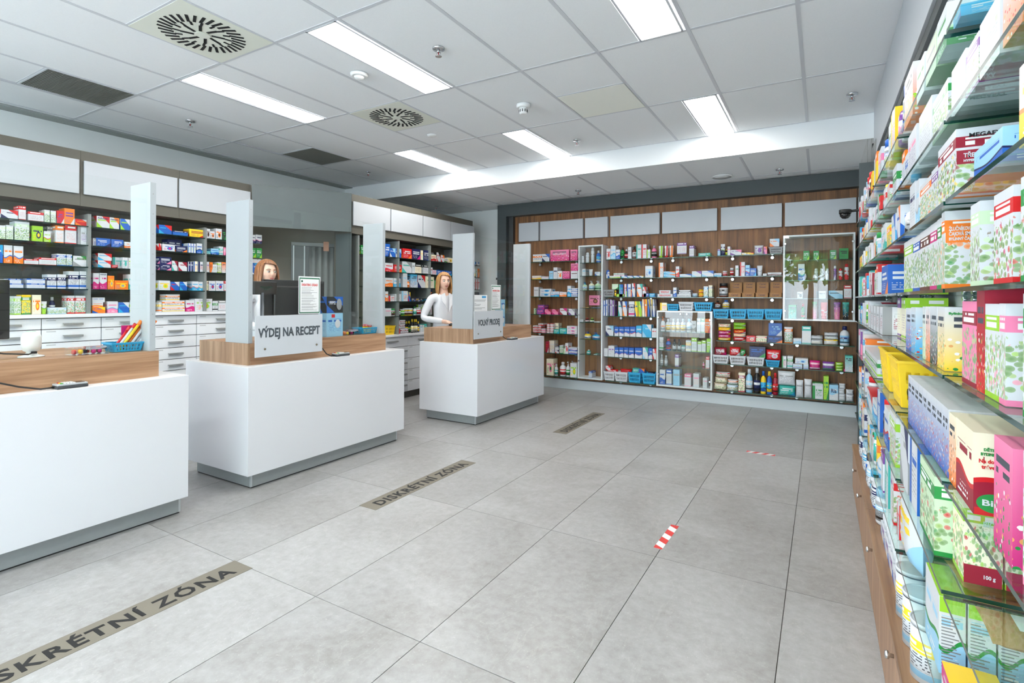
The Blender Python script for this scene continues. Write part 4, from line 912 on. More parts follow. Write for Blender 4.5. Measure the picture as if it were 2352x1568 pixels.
def m_thing(kind, w, d, h, st, cols):
    c1, c2, c3 = cols
    if kind == 'b': return m_box(BOXNAME, w, d, h, st, cols)
    if kind == 'k': return m_basket(w, d, h, c1)
    r = w / 2; sy = min(1, d / w)
    if kind in 'op':
        e = empty('pump_bottle' if kind == 'p' else 'bottle'); hb = h * (.74 if kind == 'p' else .80)
        MB().lathe([(r * .90, 0), (r, hb * .04), (r, hb * .74), (r * .82, hb * .88), (r * .36, hb * .98), (r * .36, hb)], 18, sy=sy).make('body', plain('bottle_' + NAMES[c1].replace(' ', '_'), PAL[c1], .22), e)
        MB().lathe([(r * 1.008, hb * .14), (r * 1.008, hb * .64)], 18, sy=sy, uvv=True).make('label', print_mat(st or 1), e, cols=(c3, c2 if c2 != c3 else c1, 'k'))
        if kind == 'p':
            MB().lathe([(r * .42, hb), (r * .42, hb + h * .07), (r * .16, hb + h * .08), (r * .14, h * .94)], 14).make('collar', pm(c2), e)
            MB().box(-r * .22, r * .22, -r * 1.0, r * .25, h * .94, h).make('pump_head', pm(c2), e)
        else: MB().lathe([(r * .48, hb), (r * .48, h * .97), (r * .40, h)], 14).make('cap', pm(c2), e)
        return e
    if kind == 's':
        e = empty('spray_can'); MB().lathe([(r * .94, 0), (r, h * .02), (r, h * .74), (r * .86, h * .80)], 18).make('body', print_mat(st or 0), e, cols=(c1, c3, c2))
        MB().lathe([(r * .84, h * .80), (r * .80, h * .94), (r * .55, h)], 16).make('cap', pm(c2), e); return e
    if kind == 'j':
        e = empty('jar'); MB().lathe([(r * .9, 0), (r, h * .06), (r, h * .70), (r * .86, h * .78)], 20).make('body', plain('bottle_' + NAMES[c1].replace(' ', '_'), PAL[c1], .22), e)
        MB().lathe([(r * 1.01, h * .12), (r * 1.01, h * .66)], 20).make('label', print_mat(st or 8), e, cols=(c3, c2, 'k')); MB().lathe([(r * .92, h * .78), (r * .94, h * .98), (r * .86, h)], 20).make('lid', pm(c2), e); return e
    if kind == 'c':
        e = empty('tin_can'); MB().lathe([(r, 0), (r, h * .9)], 26).make('body', print_mat(st or 8), e, cols=cols)
        MB().lathe([(r * 1.03, h * .93), (r * 1.03, h), (r * .95, h), (r * .93, h * .985)], 26).make('lid', pm('w'), e); return e
    if kind == 'u':
        e = empty('cream_tube'); hc = h * .16; mb = MB(); n = 16; L = 6; b = 0
        for j in range(L):
            t = j / (L - 1); z = hc + (h - hc) * t
            for k in range(n): a = 2 * PI * k / n; mb.v.append((r * (.82 + .18 * t) * math.cos(a), r * .72 * (1 - t) ** .6 * math.sin(a) + (.0015 * (1 if math.sin(a) > 0 else -1) if t > .9 else 0), z))
        for j in range(L - 1):
            for k in range(n): k2 = (k + 1) % n; u0, u1 = (((k + 4) % n) / n * 2) % 1, (((k + 4) % n) / n * 2) % 1 + 2 / n; mb.face((j * n + k, j * n + k2, (j + 1) * n + k2, (j + 1) * n + k), [(u0, j / 5), (u1, j / 5), (u1, (j + 1) / 5), (u0, (j + 1) / 5)], True)
        mb.make('body', print_mat(st or 2), e, cols=(c1, c2, c3)); MB().lathe([(r * .78, 0), (r * .80, hc)], 16, sy=.8).make('cap', pm(c2), e); return e
    # pouches, rolls: soft pillow shapes
    nm = 'pouch' if kind == 'h' else 'soft_pack'; nx, nz = 14, 10; mb = MB()
    for sgn in (-1, 1):
        b = len(mb.v)
        for j in range(nz + 1):
            for i in range(nx + 1):
                u, v = i / nx, j / nz; q = (max(0, 1 - abs(2 * u - 1) ** 4) ** .6) * (max(0, 1 - abs(2 * v - 1) ** (4 if kind == 'r' else 5)) ** .6)
                wob = .06 * math.sin(i * 2.3 + j * 1.7) * q
                mb.v.append(((u - .5) * w * (1 - .04 * math.sin(v * PI)), sgn * (d / 2) * q * (1 + wob), v * h))
        for j in range(nz):
            for i in range(nx):
                q = [b + j * (nx + 1) + i, b + j * (nx + 1) + i + 1, b + (j + 1) * (nx + 1) + i + 1, b + (j + 1) * (nx + 1) + i]
                uvq = [(i / nx, j / nz), ((i + 1) / nx, j / nz), ((i + 1) / nx, (j + 1) / nz), (i / nx, (j + 1) / nz)]
                if sgn > 0: q, uvq = q[::-1], uvq[::-1]
                mb.face(q, uvq, True)
    return mb.make(nm, print_mat(st), None, cols=cols)
KN = dict(b='box', k='basket', o='bottle', p='pump bottle', s='spray can', j='jar', c='tin', u='tube', h='pouch', r='soft pack')
CAT = dict(b='box', k='basket', o='bottle', p='bottle', s='spray can', j='jar', c='tin', u='tube', h='pouch', r='pack')
ORD = 'first second third fourth fifth sixth seventh eighth ninth tenth eleventh twelfth thirteenth fourteenth fifteenth sixteenth seventeenth eighteenth nineteenth twentieth'.split()
def ordw(n): return ORD[n] if n < 20 else (['twenty-', 'thirty-', 'forty-', 'fifty-'][(n + 1) // 10 - 2] + ORD[(n + 1) % 10 - 1] if (n + 1) % 10 else ['', '', 'twentieth', 'thirtieth', 'fortieth', 'fiftieth'][(n + 1) // 10])
def describe(kind, st, cols):
    a, b, c = (NAMES[x] for x in cols)
    if kind == 'b': return '%s box with %s %s' % (a, b, STY[st]) if a != b else '%s box, plain front' % a
    if kind == 'k': return '%s perforated basket' % a
    if kind in 'opj': return '%s %s with %s cap' % (a, KN[kind], b)
    if kind == 'u': return '%s tube standing on its %s cap' % (a, b)
    return '%s and %s %s' % (a, b, KN[kind])
COUNT = {}
def stock(surf, group, ax, val, zs, spec, dep=.11, side='left', face=None):
    """stand the goods of one shelf on it. ax/val: the plane of their fronts; every entry: x0 x1 ytop kind+style colours [ybottom] [t=..]"""
    rz = {1: 0, 0: PI / 2}[ax] if side != 'right' else -PI / 2
    for ent in spec.replace('\n', ';').split(';'):
        f = ent.split()
        if len(f) < 5: continue
        x0, x1, yt = map(float, f[:3]); kind, st = f[3][0], int(f[3][1:] or 0); cols = (f[4] + 'www')[:3]; yb = None; tx = None; dd = None; nrow = 1; back = 0
        for q in f[5:]:
            if q.startswith('t='): tx = q[2:].split('/')
            elif q.startswith('d='): dd = float(q[2:])
            elif q.startswith('n='): nrow = int(q[2:])
            elif q.startswith('k='): back = float(q[2:])
            else: yb = float(q)
        xr = x1 if side == 'right' else (x0 + x1) / 2
        v2 = val + (back if side == 'right' else (-back if ax == 0 else back))
        yref = yt if yb is None else yb
        a, b = at(x0, yref, ax, v2), at(x1, yref, ax, v2); top = at(xr, yt, ax, v2).z; z0 = zs + .0012 if yb is None else at(xr, yb, ax, v2).z
        o1 = 1 - ax
        W = abs(a[o1] - b[o1]) - .0015; H_ = top - z0
        if H_ < .008: H_ = .008
        W = max(W, .008)
        for r_ in range(nrow):
            w = W / nrow - (.001 if nrow > 1 else 0)
            d_ = dd or (min(w, .10) if kind in 'opsjcu' else (min(dep, .16) if kind in 'bk' else min(w, dep) * (.55 if kind == 'h' else .8)))
            mid = (a + b) / 2
            if nrow > 1: mid = a.lerp(b, (r_ + .5) / nrow)
            c = [0, 0, z0]; c[o1] = mid[o1]; c[ax] = v2 + (d_ / 2 + .002) * (1 if (ax == 1 or side == 'right') else -1)
            o = m_thing(kind, w, d_, H_, st, cols); o.location = c; o.rotation_euler = (0, 0, rz)
            n = COUNT.get(surf, 0); COUNT[surf] = n + 1
            tag(o, '%s, %s item, %s' % (describe(kind, st, cols), ordw(n), surf), CAT[kind], group)
            if tx:
                hh = float(tx[2]) * H_; vp = float(tx[3]) * H_; ww = float(tx[4]) * (d_ if len(tx) > 5 else w)
                if o.type == 'MESH': par = o
                else: par = o
                bulge = d_ * .5 if kind == 'h' else 0
                M = (Matrix.Translation((w / 2 + .0006, 0, vp)) @ MX) if len(tx) > 5 else (Matrix.Translation((0, -d_ / 2 - .0006 - .0, vp)) @ MF)
                lettering(tx[0].replace('_', ' '), hh, pm(tx[1]), par, M, width=ww, bold=hh * .02, ext=.0003)
XA = X1 - .045
def L(bay, k, spec, z=None): stock('%s, %s' % (bay, ['top shelf', 'second shelf', 'third shelf', 'fourth shelf', 'worktop'][k]), 'goods in the taupe units', 0, XA, SH1[k], spec)
A_, B_, C_ = 'far-left bay', 'left bay beside first post', 'bay between first two posts'
L(A_, 0, "2 42 482 b3 wrn;43 60 473 b1 wrr;65 101 487 b1 wru;102 115 482 b6 wqg;117 129 484 b6 wqg;131 148 484 b7 rvw;148 172 479 b7 ovw;173 208 504 b3 rwo")
L(A_, 1, "-15 13 517 b6 wqg;14 31 517 b6 wqg;34 68 509 b6 wqg;74 99 519 b4 lny;101 117 531 b2 wlr;108 122 520 b1 weo k=.06;128 147 518 b1 woo;150 176 518 b1 wrr;180 203 522 b5 wev")
L(A_, 2, "-8 7 562 b3 bcw;9 29 563 b2 wob;32 54 565 b2 wob;56 89 595 b1 wre;90 130 592 b1 wre;131 152 583 b6 wbc;153 166 584 b6 wbc;168 208 588 b3 wge t=ERDOMED/g/.26/.74/.55")
L(A_, 3, "-10 18 641 b8 wbn;20 49 640 b1 wbb 651;20 54 651 b1 wbb;62 104 640 b1 wbb 651;62 104 651 b1 wbb;109 130 630 b8 wnb t=ACC/w/.22/.86/.7;132 152 630 b8 wnb t=ACC/w/.22/.86/.7;158 182 623 b8 wnb t=ACC/w/.18/.88/.7;183 205 623 b8 wnb t=ACC/w/.18/.88/.7")
L(A_, 4, "33 49 680 b6 wlg;50 71 677 b6 ygl;74 95 677 b4 ioy;96 110 692 u2 wlg;110 153 706 b6 wfg;115 129 682 o1 nwb k=.09;155 172 679 b6 wrt;173 197 679 b6 wrt")
L(B_, 0, "222 252 497 b3 wrl t=PARALEN/n/.2/.82/.8;252 274 500 b3 wol t=PARALEN/n/.2/.82/.8;277 299 503 b3 bwl;300 316 505 b3 bwr;320 345 510 b7 wrb")
L(B_, 1, "214 221 547 b5 ewb;221 254 547 b7 bwn;256 284 550 b7 bwn;286 312 556 b2 wor;316 345 560 b8 wbr")
L(B_, 2, "225 257 582 b3 wrc 598;225 255 598 b3 wrc;256 271 608 b7 rwk;259 281 591 b5 wte k=.05;282 294 591 b4 wtt;295 308 592 b4 wll;312 345 600 b1 wgg")
L(B_, 3, "214 228 627 b2 wmm;229 246 627 b2 wmm t=PARALEN/n/.1/.9/.85;248 263 633 b4 oye;264 295 644 b4 oye;296 308 630 b2 wtt;312 345 640 b8 wcb")
L(B_, 4, "212 241 683 b0 wbe 694;212 237 694 b2 woy 705;212 242 705 b3 oyb;247 271 692 b2 wpc;272 297 694 b3 bwc;298 308 694 b8 wll;312 345 690 b6 wgl")
L(C_, 0, "365 395 517 b3 brc;397 432 531 b1 bnc;435 472 527 b7 yur;473 483 525 b4 wdk;483 494 531 b4 wok;496 510 525 b4 wok;511 519 527 b7 kgg")
L(C_, 1, "365 371 559 b3 rwr;373 402 561 b4 wbm;404 430 565 b7 nwo;385 418 550 b7 nwo k=.10;432 450 559 b5 wbl n=3;452 465 559 b2 wbk;464 484 576 b8 tcw;485 503 571 b2 fbc;504 513 566 b8 wtt;514 519 568 b7 pwm")
L(C_, 2, "367 394 590 b7 nwp 606;367 394 606 b7 nwp;395 408 599 b3 wut;410 430 602 b3 wuu;432 444 601 b5 nwb n=2;445 454 600 b5 ibo;456 470 601 b5 wnr;471 481 601 b5 wvo;482 489 602 b7 onw;489 499 607 b0 weg;500 509 602 b6 wlo;510 519 602 b9 owd")
L(C_, 3, "365 391 644 b4 wyl;392 412 647 b3 bwr;413 430 647 b3 bwc;442 456 646 b2 wcr;456 466 647 b2 wcy;466 479 645 b6 idy;480 495 645 b4 wbr;496 514 645 b4 wbr;515 522 645 b1 wrr")
L(C_, 4, "381 413 676 b8 woy 690;373 424 690 b8 woy 704;373 425 704 b8 woy;365 372 694 b8 wyo;427 447 689 b2 wmm;448 488 686 b4 wlo t=TITANLAX/e/.16/.86/.6;489 501 691 b8 wgk;502 519 690 b1 wer")
D_ = 'bay beside the passage'
L(D_, 0, "573 587 539 b2 wnp;588 602 539 b2 wnp"); L(D_, 1, "573 588 569 b7 gwl;589 602 570 b7 gwl"); L(D_, 2, "576 602 595 b1 wer 604;573 597 604 b3 bcw"); L(D_, 3, "571 582 645 b7 lwg")
XB2 = X2 - .045; G2 = 'goods behind the far counter'
def R_(k, spec): stock('blond pharmacist bay, %s' % ['top shelf', 'second shelf', 'third shelf', 'fourth shelf', 'fifth shelf', 'worktop'][k], G2, 0, XB2, SH2[k], spec)
R_(0, "829 836 563 b7 gwl;885 896 560 b7 bwn;896 908 570 b3 bfw;909 922 571 b3 bfw;925 946 571 b7 rwo;947 966 572 b7 nwm;967 972 575 b0 iye;973 988 575 b7 nwb;991 1002 585 b2 irr;1003 1012 580 b3 wkr;1013 1021 586 b3 wor;1021 1028 594 b2 wgr;1029 1040 592 b4 iyd")
R_(1, "885 903 604 b2 wrp;905 923 608 b7 rwo;924 946 601 b3 wet;947 954 603 b0 wet;954 968 607 b1 ikd;973 985 609 b1 wkn;986 994 614 b5 wrc;994 1003 620 b5 wpr n=2;1004 1013 620 b7 bwc;1014 1023 621 b7 bwc;1024 1038 622 b7 bwc")
R_(2, "885 903 638 b2 woo;904 920 639 b2 wcc;921 925 643 j1 dod k=.04;926 936 628 b0 wfe;937 943 643 o1 owo;944 959 630 b9 cwb;960 977 632 b3 wrn;978 997 635 b0 igu;998 1008 644 b5 wgg")
R_(3, "885 892 669 b2 woo;893 907 679 b5 wrr;908 922 675 b4 wwe;923 937 668 b5 wfr;938 943 671 b3 byr;945 953 684 b7 kwb;954 964 684 b7 nyw;965 971 685 b7 kwb;972 981 685 b7 kct;979 984 662 b7 bwc k=.04;984 993 664 b7 nor k=.04 n=2")
R_(4, "885 899 708 b0 wpe;900 911 709 j8 wgd;913 924 704 o8 dgw;924 932 710 j8 lwg;932 941 708 j8 ywd;941 952 708 j8 ywd;953 959 704 o1 wgt;960 970 706 j8 wwr;971 976 699 b5 wlg;977 982 698 b5 wnr;983 992 697 b5 wvp n=2")
R_(5, "884 908 748 k0 yyy;912 919 737 b2 wrr;919 931 735 b8 wud 745;919 931 745 b8 wud 755;921 938 755 b8 wud;934 939 738 o8 kyy k=.08;940 946 737 o8 kyg k=.06;947 951 733 o8 kyi;952 955 733 o8 kyi;956 961 733 o8 kyi;961 965 738 o8 nyy;966 970 746 b0 wct n=2;971 975 746 b0 wqt;976 981 744 b7 tww")
stock('bay beyond the far post, top shelf', G2, 0, XB2, SH2[0], "1086 1092 600 b7 cwb;1094 1101 602 b3 wbd")
stock('bay beyond the far post, second shelf', G2, 0, XB2, SH2[1], "1085 1092 628 b7 ywk;1093 1097 617 b5 wgg;1098 1102 617 b7 ogd")
stock('bay beyond the far post, third shelf', G2, 0, XB2, SH2[2], "1086 1091 648 b7 uww;1092 1102 641 b5 wrr n=2")

# --- back wall
BOXNAME = 'product_box'
YF = 6.962; GB = 'goods on the back wall'
def W(bay, z, spec, k=None, dep=.14): stock(bay if k is None else '%s, %s shelf' % (bay, ordn[k]), GB, 1, YF, z, spec, dep)
def WW(bay, specs):
    for k, s_ in enumerate(specs):
        if s_: W(bay, SHB[k], s_, k)
WW('walnut bay at far left', [
 "1224 1244.5 584 b8 woi;1245 1262 583 b3 wbn;1264 1307 573.5 b9 pmu t=REGULINETT/w/.2/.62/.7;1310 1326 573 b9 pmu",
 "1222 1243 633 b2 wyp;1243.5 1260 635 b0 wpe;1261 1270 622 b0 fen;1271 1280 614 b0 wne;1280.5 1291 622 b4 woo;1292 1308 623 b9 pmu;1311 1327 622 b0 wde;1311 1327 605 b9 pmu 621.6",
 "1226 1237 659 b0 wee;1240 1266 663 b4 wcb 671.5;1240 1264 671.5 b4 wcb;1264.5 1284 669 b2 wcr;1285 1301 670.5 b2 woo;1303 1311.5 656 b2 wcb;1312 1326 661.5 b8 wbb 671;1312 1326 671 b8 wbb",
 "1226 1230 708 b6 qgw;1233 1249 710 b7 vpm;1235 1250 700 b7 vpm 709.8;1251 1265 710 b3 pum;1268 1282 710 b3 pum;1286 1302 708 b3 wmu;1306 1320 709 b3 wev",
 "1224 1235 759 b2 wrr;1224 1235 753.5 b2 wrr 759;1224 1235 747.5 b2 wrr 753.5;1236 1242.5 759 b2 wrr;1236 1242.5 753.5 b2 wrr 759;1236 1242.5 748 b2 wrr 753.5;1236 1247 742.5 b2 wrr 748;1243.5 1252 760 b2 wpr;1243.5 1252 754.5 b2 wpr 760;1256 1262 759.5 b1 wrr;1256 1262 754 b1 wrr 759.5;1256 1262 748.5 b1 wrr 754;1256 1262 743 b1 wrr 748.5;1263.5 1270 759.5 b1 wrr;1263.5 1270 754 b1 wrr 759.5;1263.5 1270 748.5 b1 wrr 754;1263.5 1270 743 b1 wrr 748.5;1271 1283 742 b5 ied k=.08;1272 1284 756 b7 twc;1285 1301 754 b7 twc;1302 1325 763 b4 wpv;1302 1325 756 b4 wpv 763;1302 1325 748.5 b4 wpv 756",
 "1253 1260 784 b7 urw;1261 1273 782 b5 iwd n=4 k=.03;1262 1266 808 b0 wen;1267 1272.5 802 b0 wpe;1275 1284 804 b3 wnr;1275 1283 795 b1 wne 804;1285 1293 793 b6 wgd;1294 1297.5 800 b0 qwg;1298 1305 788 b4 wrr;1306 1325 806 b2 wbr;1306 1325 798 b2 wbr 806",
 "1255 1271 824 b4 ipg;1272 1280 836 o8 wwt;1283 1297 832 o8 wwr;1298.5 1307.5 831 p8 wwg;1309.5 1325 834 b4 wly;1310 1317 829 p8 www k=.12"])
TC = 'tall cabinet'; CZ = (1.838, 1.652, 1.448, 1.198, .996, .756, .541, .217)
for k, s_ in enumerate(["1335 1341 588 s0 wwe;1344 1352 579.5 s0 wwe;1356 1364 568 s0 wwe;1368 1378 575 o2 bwc", "1337 1345 617 b0 wce;1351 1360 618 u2 wwf;1366 1378 624 b3 wwb",
 "1336 1347 648 p8 qcw;1350 1363 645 p8 iwf;1364 1378 645 p8 qwg", "1353 1377 678 b4 pda 701 k=.10;1337 1352 709 j8 iyd n=4;1357 1377 709 j8 wnb n=5", "1332 1339.5 734 b0 wke;1342 1352 730 o1 krw;1353 1363 730 o1 klw;1364 1370 738 b0 wqe;1371 1377 738 b0 wqe",
 "1340 1355 762 p2 ybi;1358 1375 764 p2 cbw", "1346 1355 803 o2 tww;1363 1371 813 b1 wtt", "1352 1360 853 b1 wbb"]): W('%s, %s shelf' % (TC, ordn[k] if k < 6 else ['seventh', 'lowest'][k - 6]), CZ[k], s_)
WW('bay beside tall cabinet', [
 "1393 1402 571 b4 wrr;1402.5 1414 564 b2 wfc;1414.5 1424 573 b2 wbb;1424.5 1433 568 o2 gkg;1433.5 1441.5 572 o8 kwr;1442 1450 567 b0 wen;1451 1461 565 o8 dkw;1461.5 1473 561.5 b5 wtg;1473.5 1485 561 b5 wrr;1485.5 1493.5 572.5 b5 wlg;1495 1507 563.5 o8 pek",
 "1391 1399 620 s3 wbb;1400 1425 633 b2 wlp;1409 1434 627 b8 wgp 633;1427 1440 633 b3 wbc;1441 1454 633 b3 wbc;1455 1468 633 b3 wbc;1469 1478 633 b3 wyb;1482 1499 610.5 b4 wfb",
 "1385 1410 665 k0 eee;1405.5 1420 652 b7 qwg 664 k=.03;1411 1415 667 j1 dyy;1422 1430.5 653 b5 btw;1433 1438.6 652 b5 wrb;1440 1449 652 b5 wbb;1451 1459 650.5 b3 wrb;1463 1476 652 b3 wto;1474.5 1484 658.6 b3 wrr;1478 1490.5 673.6 b7 bwn d=.05;1491.5 1504 673.6 b7 cwb;1416 1435 675 b7 lwg d=.05;1437.5 1444.6 668.7 b7 lgg d=.03;1447.6 1454 665 b3 owr d=.03",
 "1386 1390 690 b5 wbe;1391 1395 688 b5 wbn;1396 1400 687 b5 nwb;1401 1405 688 b5 wve;1406 1410 690 b5 vwb;1420 1429 692 b3 wnt;1430 1440 692 b3 wbo;1444 1457 692 b8 wnm;1458 1465 692 b3 ylb;1466 1474 692 b3 lby;1475 1480 687 b3 iow;1481 1486 687 b3 oyw;1487 1492 687 b3 byn;1493 1498 687 b3 eyk;1499 1504 687 b3 wnb",
 "1391 1409 748 b3 wfn;1411 1421 750.5 b2 bwv;1422 1433 750.5 b2 bwv;1434 1446 750.5 b2 bwv;1447 1460 750.5 b2 bwr;1461 1474 748 b2 cwb;1475 1496 745 b3 cwf;1497 1507.5 754 b0 wre",
 "1387 1396 800 b0 wwe;1397 1411 794 b0 wvk;1412 1421 798 b2 bwv;1422 1432 798 b2 bwv;1433 1443 798 b2 bwv;1444 1456 799 b2 bwv;1458 1475 799 b2 bwv;1476 1488 798 b3 wtf;1489 1498 800 b2 bwv;1499 1507 801 b3 wrr",
 "1387 1411 853 k0 www;1412 1441 854 k0 www;1443 1471 855 k0 ccc;1475 1505 857 k0 ccc"])
def above(bay, val, spec): stock(bay, GB, 1, val, 0, spec, .10)
above('in the left baskets', 6.99, "1391 1402 840 b3 wrr 850;1392 1418 848 r7 rwr 856;1423 1449 848 r7 rur 857;1453 1467 846 b7 twv 858;1467 1480 847 b3 bov 859;1486 1503 854 r7 kbk 861")
WW('bay above square cabinet', [
 "1511.5 1522 564 u5 wlg;1525 1534.5 564 u5 wrr;1536 1546 563.5 u5 woo;1583 1594 564 b1 wvd;1604 1631 581 b7 twg",
 "1513 1523.6 603 b5 woe;1524 1551 629.5 b3 foc;1524 1551 623 b3 foc 629.3;1552 1560 611.6 b2 wro;1561 1588 629 b3 wbf;1589 1611 622.6 b3 wvf;1612 1639 621.5 b3 wbf",
 "1510 1545 675 b0 wre t=INFADOLAX/r/.7/.45/.75;1514 1540 666.5 b0 wre 674.5 t=INFADOLAX/r/.7/.45/.7;1546 1554 660 b2 wbb;1555 1587 675 b8 wee;1559 1586 666 b8 wke 675;1589 1602 673 j8 wwf;1603.5 1615 674 j8 yyo;1603.5 1615 664.8 j8 yyo 673.8;1616 1626 657.5 b6 wcy;1627.5 1636 655 b6 ieg"])
st_ = tag(empty('show_card', (at(1566, 584, 1, 6.99).x, 6.99, SHB[0] + .0012)), 'small card with a dark purple top on an acrylic stand, above the square cabinet', 'card')
MB().box(-.06, .06, -.002, .002, .04, .185).make('card', print_mat(1), st_, cols='wvr'); MB().box(-.004, .004, -.003, .001, 0, .04).box(-.03, .03, -.03, .03, 0, .003).make('stand', ac, st_)
W('top of the square cabinet', 1.1795, "1516 1532 695 b5 iyp;1532.6 1558 698 k0 ccc;1559 1592 693 k0 www;1594 1636 694 k0 ccc")
for k, s_ in enumerate(["1516 1527 727 p8 wow;1527.5 1540 732 o8 wwy;1541 1550.5 732 o8 wwy;1551 1561 732 o8 wwy;1561.5 1574 732 o8 wwy;1575 1588 732 o8 wfw;1589 1599 737 b2 wee;1600 1609 730.5 b1 wee;1609.5 1618.5 730.5 b1 wgg;1619 1631 732 b7 owr",
 "1514 1523.6 774 b8 weg;1528 1540 778 o2 brn;1543.6 1553 779 o1 kkw;1554.6 1563.6 779 o1 kkw;1564 1573.5 793 j8 wtw;1575 1587 781.5 b8 wyi;1588 1600.5 776 b1 wlg;1602 1611 784 b1 wlg;1611.5 1621 781.5 b1 wlg;1623 1632.5 777.6 b7 lwg",
 "1516 1523 814 o8 eww;1525 1533 816 o8 eww;1550 1559 814 b1 wvi;1613 1618 831 o1 pwu;1621 1629 819 b1 wrr", "1515 1528 849 b2 wbb;1530 1542.5 849 b1 wbe;1546 1561 849 b0 fec;1572 1587 859 b1 wpp;1592 1605.6 858 b0 wpo;1614 1624 868 b0 wpe"]):
    W('square cabinet, %s shelf' % ['top', 'second', 'third', 'lowest'][k], (.905, .66, .455, .211)[k], s_)
WW('walnut bay at right', [
 "1648 1654.3 572 b1 fvo;1654.5 1665 560 u2 wnl;1666 1670.5 572 o1 kyl;1671 1677.3 566 b0 wpr;1677.5 1703 573.5 b3 wpv;1703.5 1715.5 580 b3 wyy;1716 1731 579.6 b3 yrw;1732 1753 563 h4 wvv;1754 1762 566 b3 pov;1767 1797 567 k0 eee",
 "1640 1657 627 b2 wce;1659 1670 622 j8 wwr;1676 1685 615 j8 ewr;1689 1696.4 609.6 b0 wge;1699.5 1711 601.6 b5 wrr;1712 1722 608.6 b2 fbr;1722.4 1737 615.7 b7 bwc;1738 1751 609.6 u2 wwe;1752 1761 628 b0 wee;1763 1795 625.5 b2 wdd",
 "1650.5 1671 650 j8 dkw", "1638 1673.5 709.6 k0 ccc;1675.6 1714 709.6 k0 ccc;1715.5 1754.6 709.6 k0 ccc;1756 1796 709.6 k0 ccc",
 "1648 1677 776 r7 ywo;1648 1677 768 r7 mwp 776;1648 1677 760 r7 mwy 768;1648 1677 752 r7 yow 760;1648 1677 743.5 r7 irw 752;1683 1712 774 r7 rwi;1683 1712 766 r7 iow 774;1683 1712 757 r7 ryw 766;1683 1712 749 r7 lgy 757;1683 1712 741 r7 lgw 749;1714 1735.5 771 b4 rwo;1736.5 1761 772 b6 irg;1762 1797 772 b7 nbo;1765 1796 742 b7 bfw 771 k=.10",
 "1637 1673 815 k0 www;1675.6 1712 817 k0 www;1715.5 1755 820 k0 www;1759 1790 827 k0 ccc",
 "1696 1711 856.5 b6 ium;1712 1728.5 848 o8 fww;1730.5 1746 845 o8 kwn;1746.5 1759.5 852.6 o2 ybc;1760.5 1773 853 o2 byc;1774 1787 856.5 o8 urr"])
kb = plain('kraft_board', (168, 122, 78), .7, noise=.08, scale=40)
for k, x in enumerate((1638, 1669, 1700, 1732)):
    a, b = at(x + 34.5, 683, 1, YF), at(x + 64, 683, 1, YF)
    e = tag(empty('kraft_display_box', ((a.x + b.x) / 2 - .0, YF + .07, SHB[2] + .0012)), 'open kraft display box with dark lettering, %s from left' % ORD[k], 'box', 'kraft display boxes'); w = abs(b.x - a.x) / 2 - .004
    MB().box(-w, w, -.06, -.056, 0, .055).box(-w, w, .056, .06, 0, .06).box(-w, -w + .004, -.056, .056, 0, .05).box(w - .004, w, -.056, .056, 0, .05).box(-w, w, -.056, .056, .0, .004).make('tray', kb, e)
    MB().box(-w, w, .055, .059, .06, .185).make('lid', kb, e); MB().box(-w + .01, w - .01, -.05, .05, .01, .05).make('contents', pm('d'), e)
    lettering('Cereal', .034, pm('d'), e, Matrix.Translation((0, -.0608, .028)) @ MF, width=w * 1.1, bold=.001); lettering('Cereal', .03, pm('d'), e, Matrix.Translation((0, .0545, .16)) @ MF, width=w * 1.1, bold=.001); lettering('Sweet', .03, pm('d'), e, Matrix.Translation((0, .0545, .125)) @ MF, width=w * 1.1, bold=.001)
above('in the right-hand baskets', 7.0, "1768 1790 548 b3 wfo 566;1641 1654 690 o8 dkw 708;1658 1675 689 o8 wby 708;1640 1668 798 h7 uwm 816 t=VIVIL/w/.35/.5/.7;1675 1700 797 h7 rww 817 t=VIVIL/w/.35/.5/.7;1700 1712 803 h7 gwr 817;1721 1758 796 b7 nbg 821;1759 1793 803 h4 rwp 828")
stock('lowest back shelf, left end', GB, 1, YF, SHB[6], "1638 1668 880 r6 iaw;1668 1694 884 r6 wfo;1640 1670 867 r6 iad 880;1670 1694 872 r8 wog 884;1642 1676 855 r6 wro 867", .14)
WW('under the wide cabinet', [None, None, None, None,
 "1801 1821 751 h6 wot;1822 1841 777 b2 wfc;1842 1863 749 b1 wti;1860 1890 779 r1 wey;1860 1890 770 r1 wee 779;1892 1926 779.5 r1 wyy;1893 1926 771.5 r1 weg 779.5;1893 1926 763.5 r1 wee 771.5;1929 1952 749 o8 wnf t=prolax/b/.10/.42/.8",
 "1796 1806.5 818 b5 wgr;1808 1821.5 818 b8 wgt;1820 1843 836 b8 wfb;1845 1857 836 b8 wfb;1826 1856 823 b4 wfb 835.5;1859 1884 828 h8 mpw;1889 1917 831 h8 vwg;1919 1937 846 r7 lwg;1919 1937 839.5 r7 lwg 846;1919 1937 832.5 r7 lwg 839.5;1941 1959 817 b9 twf;1938 1956 848 b7 mwp d=.03",
 "1787 1827 886 r7 twc;1786 1826 853 h0 wen 885;1828 1845 873 r0 wee;1847 1865 871 r0 wee;1866 1890.5 886 b5 wgg;1866 1890.5 879.5 b1 wgg 886;1891.5 1903.5 864 b7 lgg;1904.5 1925.5 884 b2 fww t=Ria/n/.36/.6/.6;1926 1942 905 r0 wee;1926 1940 893 r0 wee 905;1927 1942 881 r0 wee 893;1943 1961 907 r0 wee;1943 1961 895 r0 wee 907"])
